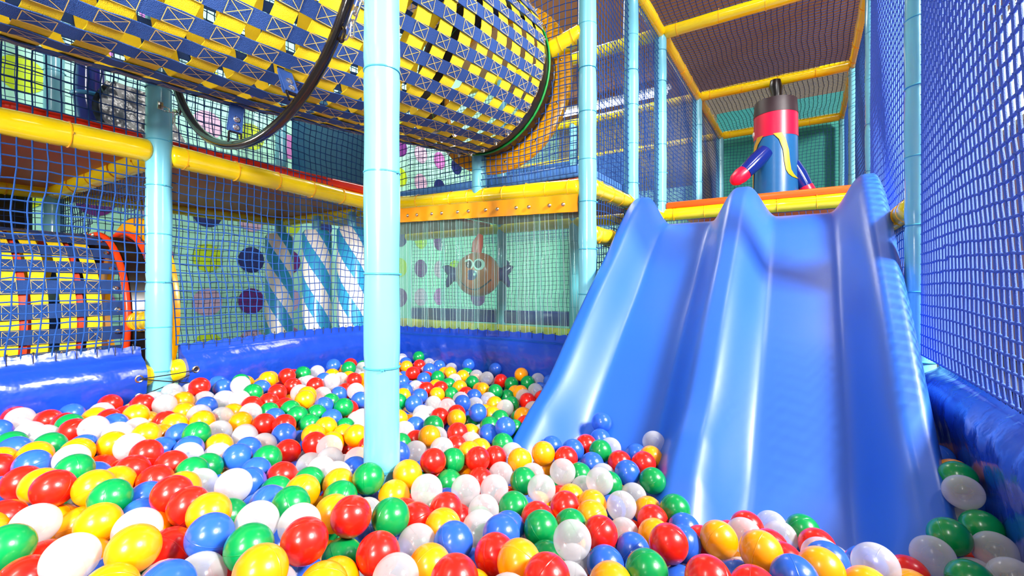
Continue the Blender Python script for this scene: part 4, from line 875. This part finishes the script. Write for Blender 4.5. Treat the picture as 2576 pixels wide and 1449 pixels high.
(-1962,2055,311,4),(-1907,1866,303,2),(-1096,1932,277,1),(-2036,1678,311,1),(-521,1342,214,2),(-1699,1702,287,1),(324,1211,223,3),(-1042,1411,247,0),(-1412,1025,279,4),(-1907,1779,301,1),(336,1589,257,1),(336,2035,329,1),
(336,1728,355,4),(74,1122,279,4),(-2029,1598,319,4),(-53,1171,173,2),(-59,1385,179,1),(-2098,2188,301,2),(-1843,1293,313,0),(-1224,1020,263,4),(-211,1253,175,3),(-1241,388,330,2),(-788,422,323,1),(-716,768,260,0),
(-1020,1810,261,4),(-1643,369,353,2),(-992,597,319,4),(-2232,1566,331,4),(-1246,1794,263,4),(-881,1209,251,0),(-2217,786,342,1),(-1809,467,335,0),(-1789,223,326,4),(-2128,998,345,3),(135,1166,224,3),(-1299,146,326,1),
(-847,340,330,4),(-1806,934,324,2),(-93,1092,194,2),(-2039,438,332,3),(-1349,1096,279,2),(-1104,894,266,4),(-1503,1264,284,3),(-1470,1574,280,4),(-283,1253,217,4),(-174,1312,227,1),(-967,1243,254,3),(-438,575,314,3),
(-687,947,233,1),(-465,856,226,1),(-429,787,244,2),(-1070,642,285,1),(-1997,1305,311,1),(-1484,644,313,1),(-1572,939,299,4),(-1748,1054,318,2),(-978,1899,256,0),(-1173,1726,262,1),(-1470,1809,269,3),(-2115,1255,339,1),
(-1617,1283,295,1),(-1368,1473,262,1),(-2287,1790,327,2),(-1834,316,347,3),(-1141,2191,272,0),(-1623,188,339,3),(-1505,466,337,1),(-956,1565,248,2),(-1911,628,331,0),(-2121,350,340,4),(-1307,1339,260,2),(-1424,857,284,1),
(-2284,309,338,3),(-71,948,243,0),(-1895,1370,318,2),(-1085,2041,242,4),(-2289,1710,305,4),(-642,1012,199,1),(-2090,1927,283,1),(-1921,870,317,0),(-1218,2148,252,3),(-698,635,260,0),(-1498,1991,257,3),(-1768,1880,263,3),
(80,1086,196,4),(-1560,1818,252,1),(-925,1098,226,0),(-2108,505,326,1),(-845,756,270,1),(-1833,2121,282,3),(-1199,1172,232,2),(-1993,709,317,1),(-1187,949,255,2),(-1340,991,247,3),(-428,945,195,2),(-1852,767,302,2),
(-1732,1778,261,3),(-2281,999,325,3),(-1387,2161,250,4),(-812,967,216,3),(-1978,1979,273,2),(-1827,1408,298,4),(-2276,840,320,3),(192,1312,214,4),(-551,1275,188,2),(-461,656,262,3),(-1152,360,310,3),(-1942,1163,301,2),
(-1478,803,268,1),(-1019,780,267,1),(-1933,2200,277,3),(59,1277,170,2),(-1189,724,262,0),(-249,844,216,0),(-1253,235,303,1),(-708,840,221,1),(-2192,403,315,3),(-1682,2189,268,2),(-1421,1991,250,2),(-1304,301,307,2),
(-1470,2114,252,4),(-1190,1345,223,0),(-586,888,206,0),(-1616,272,312,1),(-1252,871,247,0),(-358,1054,167,4),(-1090,1716,228,2),(-2268,709,315,0),(-1529,1709,248,0),(-349,910,189,2),(-1987,1063,305,0),(22,1186,162,4),
(-1891,972,304,1),(-2031,1222,315,0),(-1496,1350,257,3),(-1892,456,323,4),(-2274,1134,335,3),(-181,1038,271,4),(-648,727,297,2),(-1052,1036,303,0),(-842,896,306,3),(-672,820,303,4),(-643,889,281,3),(-1586,1344,260,2),
(-147,1126,148,3),(-651,1335,205,4),(-617,645,260,4),(-967,383,313,4),(-2129,1406,313,1),(-2144,1712,301,3),(-1841,1555,277,4),(-1982,2141,274,4),(-994,253,297,3),(-2268,1494,318,4),(-2161,1108,321,4),(-1117,1422,221,0),
(-1938,229,318,2),(-401,1117,182,2),(-2076,912,324,3),(-944,1021,224,2),(-1642,1141,272,3),(-1328,722,262,4),(-1061,465,311,2),(-2274,1404,322,1),(-1347,2066,248,2),(-2054,2041,274,2),(-2220,246,318,2),(-1572,1092,276,2),
(-1758,2055,269,2),(-2222,1967,290,2),(-1725,1282,294,3),(-1088,986,233,4),(-1319,1973,247,2),(-2169,923,326,2),(-1997,1878,287,4),(-2151,1790,299,2),(-1719,1170,281,3),(-145,898,227,2),(-692,508,276,3),(-1304,1862,241,0),
(-1395,270,303,2),(-2035,1510,294,0),(-2241,1310,322,1),(-1421,1907,248,3),(-1333,619,278,2),(-2140,234,308,2),(-572,1196,204,4),(-1096,1596,230,2),(-1124,581,293,1),(-389,719,242,4),(-1849,1913,276,2),(-2072,1138,310,1),
(-1537,1907,249,4),(-1027,1037,225,1),(-969,2014,235,2),(-1843,1708,272,4),(-478,1212,182,1),(-834,1133,223,0),(-540,774,236,4),(-1504,1165,272,2),(-1636,725,285,3),(-1031,1278,215,0),(-972,1737,224,3),(-2003,1744,283,4),
(-1849,1076,268,0),(-1270,2036,230,1),(-773,720,232,4),(-1957,777,282,2),(-2156,2081,263,3),(-1110,1172,202,0),(-1767,2193,243,1),(-1422,1755,221,4),(-1780,367,302,4),(-1630,960,249,0),(9,1108,152,1),(-1138,804,233,3),
(-1478,331,296,3),(-2183,474,284,2),(-1286,1089,229,1),(-270,1103,137,0),(-687,1088,204,2),(-1222,1543,233,4),(-1362,372,305,1),(-1533,181,308,1),(157,1239,207,3),(272,1269,223,4),(-1086,307,296,2),(-1619,1761,233,0),
(-292,1008,172,0),(-2202,1233,317,4),(-2288,2052,293,4),(-1666,514,306,0),(-1463,1504,250,4),(-853,478,306,0),(-1840,857,298,3),(-1864,1992,276,1),(-1931,1698,256,1),(-1306,2206,240,1),(-1200,488,276,1),(-1261,1288,208,4),
(-523,1096,163,4),(-1664,435,293,2),(-955,1194,190,3),(-1292,800,227,2),(-1604,1221,249,3),(-1380,1643,215,2),(-1190,2027,226,2),(-787,863,205,1),(-653,1220,180,3),(-1528,708,259,0),(-2150,608,297,2),(-2125,1502,281,3),
(-1347,214,273,3),(-1259,1473,205,4),(-1373,1190,221,0),(-2034,1383,277,4),(-1880,528,295,3),(-2268,600,289,0),(-1476,545,277,1),(-1982,519,295,2),(-1635,1436,252,3),(-1278,1619,208,1),(-1754,608,287,4),(-1984,1444,268,1),
(-2249,2143,268,0),(-1684,862,262,3),(-1996,368,282,1),(-1749,764,275,0),(-1110,1073,202,1),(-911,527,279,1),(-1672,1888,243,2),(-1145,1271,210,4),(-1548,880,251,1),(-1829,1815,248,2),(-2031,846,289,1),(-1767,974,270,0),
(115,1337,178,0),(-1909,2062,253,0),(-1518,1023,244,1),(-503,705,218,3),(-1052,708,250,1),(-1697,1036,261,0),(-1925,1572,260,3),(-1033,1503,195,0),(-1179,636,252,4),(-1158,1788,216,1),(-1252,1945,220,4),(-1905,1250,282,2),
(-873,648,269,2),(323,1325,188,0),(322,1808,252,0),(-1801,1166,277,3),(-566,974,179,4),(-1043,1909,208,0),(-2183,1891,275,1),(-2207,1439,299,2),(-1853,2198,249,4),(-1024,2176,221,3),(-671,718,219,1),(-1756,1594,247,3),
(-1181,271,282,3),(-1790,1982,238,3),(-1260,1727,211,4),(-881,901,216,0),(-2272,1203,295,4),(-1324,1529,211,0),(-2045,984,288,0),(-1657,1646,231,0),(-1426,731,245,1),(-2170,303,290,4),(-1764,1444,251,4),(-1379,921,231,4),
(-1153,1497,201,3),(-1676,2089,231,0),(-1256,1390,210,3),(-739,1352,188,1),(-2104,1582,271,1),(-752,1149,183,0),(-1881,321,285,1),(-746,1039,188,3),(-1042,1127,205,4),(-2169,1319,291,0),(-1473,1429,220,0),(-1426,619,258,2),
(-988,1644,211,1),(-1689,332,294,2),(-2070,589,285,3),(-1559,2207,229,2),(-2155,836,300,1),(-1595,657,266,2),(-1542,1569,228,1),(-1295,914,307,1),(-1271,748,322,3),(-1326,689,334,4)]
PLACES = [  # which place, then neighbour codes
(10,0,11),(10,1,9),(10,1,8),(10,0,8),(10,4,9,14),(11,1,9),(10,11,15),(11,1,6),(10,3,5),(3,2,5),(10,2,9),(11,1,9),(10,104),(4,1,7),(0,0,8),(0,13,18),(11,0,6),(4,2,9),(0,14,18),(3,2,5),
(12,11,15),(0,13,19),(10,0,8),(11,1,7),(10,1,9),(10,0,6),(4,1,5),(11,14,17),(11,3,8),(11,4,7),(3,2,10),(11,11,15),(12,2,8),(11,2,10),(10,107),(1,3,6),(3,1,6),(10,6,14),(11,13,16),(10,1,6),
(0,14,19),(11,1,5),(12,11,17),(10,10,16),(4,2,7),(10,1,7),(10,2,8),(10,4,5),(1,1,8),(4,1,6),(11,4,6),(11,13,19),(10,4,9),(11,10,15),(12,3,5),(12,4,7),(13,5,16),(12,3,9),(0,4,14),(0,4,9),
(10,4,7),(13,14,19),(10,100),(10,0,5),(4,10,16),(12,14,16),(4,2,5),(13,11,16),(12,1,8),(1,4,8),(12,2,7),(1,12,16),(12,0,8),(0,12,19),(7,11,15),(4,0,17),(7,5,14),(10,2,6),(12,0,9),(1,4,9),
(12,4,6),(8,11,17),(11,3,6),(12,13,17),(12,13,16),(10,4,11),(12,11,18),(4,4,5),(11,4,5),(2,1,5),(11,0,6),(11,0,5),(13,3,5),(12,4,19),(3,1,8),(4,0,6),(10,4,8),(12,3,6),(7,14,15),(13,3,9),
(3,4,15),(7,2,6),(4,4,8),(13,6,18),(13,0,5),(1,3,8),(7,0,8),(7,0,5),(13,4,18),(11,2,9),(11,10,19),(12,3,9),(13,2,14),(7,0,6),(7,4,6),(3,4,9),(1,3,7),(11,10,16),(13,0,16),(13,10,15),
(3,0,6),(11,3,8),(3,1,9),(11,1,9),(1,14,19),(3,0,7),(13,4,5),(8,4,5),(11,0,7),(13,0,9),(13,14,17),(2,2,6),(7,2,5),(3,2,7),(2,2,16),(13,2,9),(8,0,7),(2,0,9),(12,3,6),(13,7,19),
(10,1,5),(11,4,8),(5,3,8),(8,0,19),(4,0,6),(13,0,6,19),(12,0,6),(13,4,17),(2,104),(7,4,19),(7,12,18),(4,4,5),(11,1,5),(13,9,11),(3,102),(4,13,17),(13,1,9),(1,2,5),(12,1,8),(12,4,6),
(9,11,18),(2,1,7),(13,12,17),(12,2,5),(8,13,15),(7,1,6),(4,3,8),(7,14,18),(13,12,18),(13,2,14),(7,12,16),(11,0,9),(8,4,5),(13,3,9),(2,4,7),(2,2,9),(13,7,15),(1,4,9),(13,1,8),(7,1,7),
(8,4,6),(7,11,17),(3,0,8),(13,10,15),(9,2,8),(3,1,9),(11,10,18),(10,1,9),(13,14,15),(7,9,16),(13,12,16),(13,4,11),(13,0,9),(7,14,19),(4,4,8),(11,3,5),(13,0,13),(13,10,15),(7,101),(13,14,18),
(2,0,5),(2,14,18),(5,12,15),(11,0,9),(9,2,9),(12,1,9),(13,3,6),(9,4,5),(10,0,7),(8,6,18),(8,4,9),(13,3,8),(11,1,9),(13,11,19),(13,2,18),(13,1,14),(13,4,7),(7,12,19),(12,2,5),(9,0,5),
(1,4,7),(7,12,15),(7,13,19),(7,4,9),(7,106),(9,4,7),(13,2,6),(9,1,8),(7,4,9),(2,2,7),(1,14,18),(7,4,5),(2,4,9),(13,4,6),(5,1,8),(8,0,6),(13,3,9,14),(8,10,18),(12,4,9),(9,5,17),
(3,0,5),(7,9,19),(10,3,9),(4,3,5),(12,14,19),(7,1,7),(7,0,9),(13,3,8,14),(13,3,7,16),(8,12,17),(9,0,17),(1,13,16),(13,14,19),(3,1,5),(2,7,16),(13,1,6),(13,3,12),(2,0,6),(1,11,17),(12,1,9),
(2,0,9),(8,4,5),(13,0,6),(7,4,6),(2,3,7),(9,14,19),(9,0,9),(9,14,16),(7,9,19),(9,3,5),(5,14,16),(1,11,18),(13,8,15),(6,2,5),(13,11,15),(13,4,8),(13,10,18),(7,4,6),(6,4,5),(13,0,12),
(5,4,8),(9,3,9),(9,0,9),(13,3,6,11),(13,2,9),(9,4,8),(9,14,15),(9,4,8),(5,100),(13,10,19),(9,2,9),(11,10,16),(13,13,15),(3,0,7),(5,3,9),(9,1,8),(5,0,6),(5,4,8),(5,1,9),(13,0,16),
]
# ------------------------------------------------------------------ balls
NB = len(BALLS)
BP = np.array([q[:3] for q in BALLS]) / 1000.0
BC = [q[3] for q in BALLS]
ZONE = ['in the gap beside the right pad', 'at the front post', 'on the left slide lane', 'below the right slide lane', 'beside the middle slide ridge', 'beside the left slide ridge',
        'below the strip curtain', 'by the laced post', 'near the left pad', 'near the long left pad', "at the photo's bottom edge", 'in the near part', 'in front of the slide', 'in the pit middle']
CN = ['red', 'yellow', 'blue', 'green', 'clear']
DR = ['left', 'right', 'above', 'below']
ORD = ['first', 'second', 'third', 'fourth', 'fifth', 'sixth', 'seventh', 'eighth', 'ninth', 'tenth', 'eleventh', 'twelfth']
def ball_label(i):
    c = PLACES[i]; t = CN[BC[i]] + ' ball ' + ZONE[c[0]]
    if c[1] >= 200: return t + ', ' + ORD[c[1] - 200] + ' such one from the right'
    if c[1] >= 100: return t + ', ' + ORD[c[1] - 100] + ' such one from the left'
    return t + ''.join(', %s one %s' % (CN[k % 5], DR[k // 5]) for k in c[1:])
RB = .039
def ball_mesh(nu, nv):
    vs = [(0, 0, RB)]
    for j in range(1, nv):
        ph = PI * j / nv
        for i in range(nu): th = 2 * PI * i / nu; vs.append((RB * math.sin(ph) * math.cos(th), RB * math.sin(ph) * math.sin(th), RB * math.cos(ph)))
    vs.append((0, 0, -RB)); fs = [(0, 1 + i, 1 + (i + 1) % nu) for i in range(nu)]
    for j in range(nv - 2):
        for i in range(nu): a = 1 + j * nu; fs.append((a + i, a + nu + i, a + nu + (i + 1) % nu, a + (i + 1) % nu))
    L = len(vs) - 1; a = 1 + (nv - 2) * nu; fs += [(L, a + (i + 1) % nu, a + i) for i in range(nu)]
    return np.array(vs), fs
def set_uv(me, vz):
    uv = me.uv_layers.new(name='UVMap'); li = np.empty(len(me.loops), int); me.loops.foreach_get('vertex_index', li)
    z = vz[li] / RB * .5 + .5; a = np.stack([z * 0, z], 1).astype(np.float32).ravel(); uv.data.foreach_set('uv', a)
names = ['red', 'yellow', 'blue', 'green', 'clear']
bv, bf = ball_mesh(40, 24); proto = []
for k in range(5):
    me = bpy.data.meshes.new('play_ball'); me.from_pydata([tuple(p) for p in bv], [], bf); me.materials.append(BM[k])
    me.polygons.foreach_set('use_smooth', [True] * len(me.polygons)); set_uv(me, bv[:, 2]); proto.append(me)
rnd = random.Random(99); first = None
for i in range(300):
    me = proto[BC[i]]
    o = bpy.data.objects.new('play_ball', me); COL.objects.link(o)
    o.location = tuple(BP[i]); o.rotation_euler = (rnd.uniform(0, 6.3), rnd.uniform(0, 6.3), rnd.uniform(0, 6.3))
    o['label'] = ball_label(i); o['category'] = 'ball'; o['group'] = 'plastic balls in the ball pit'
# all the remaining balls, nearly all of them buried or far away
from mathutils import Euler
sv, sf = ball_mesh(20, 12); nvv = len(sv); rest = NB - 300
V = np.empty((rest * nvv, 3)); Z = np.empty(rest * nvv); MI = []; Fs = []
for k in range(rest):
    i = 300 + k; Rm = np.array(Euler((rnd.uniform(0, 6.3), rnd.uniform(0, 6.3), rnd.uniform(0, 6.3))).to_matrix())
    V[k * nvv:(k + 1) * nvv] = sv @ Rm.T + BP[i]; Z[k * nvv:(k + 1) * nvv] = sv[:, 2]
    Fs += [tuple(q + k * nvv for q in f) for f in sf]; MI += [BC[i]] * len(sf)
me = bpy.data.meshes.new('play_balls_mass'); me.from_pydata(V.tolist(), [], Fs)
for m_ in BM: me.materials.append(m_)
me.polygons.foreach_set('material_index', MI); me.polygons.foreach_set('use_smooth', [True] * len(me.polygons)); set_uv(me, Z); me.update()
o = bpy.data.objects.new('play_balls_mass', me); COL.objects.link(o)
tag(o, 'mass of smaller and half buried mixed colour balls filling the pit', 'balls', kind='stuff')
S.cycles.use_denoising = True
S.cycles.max_bounces = 8; S.cycles.transparent_max_bounces = 24; S.cycles.transmission_bounces = 4
S.cycles.sample_clamp_indirect = 6
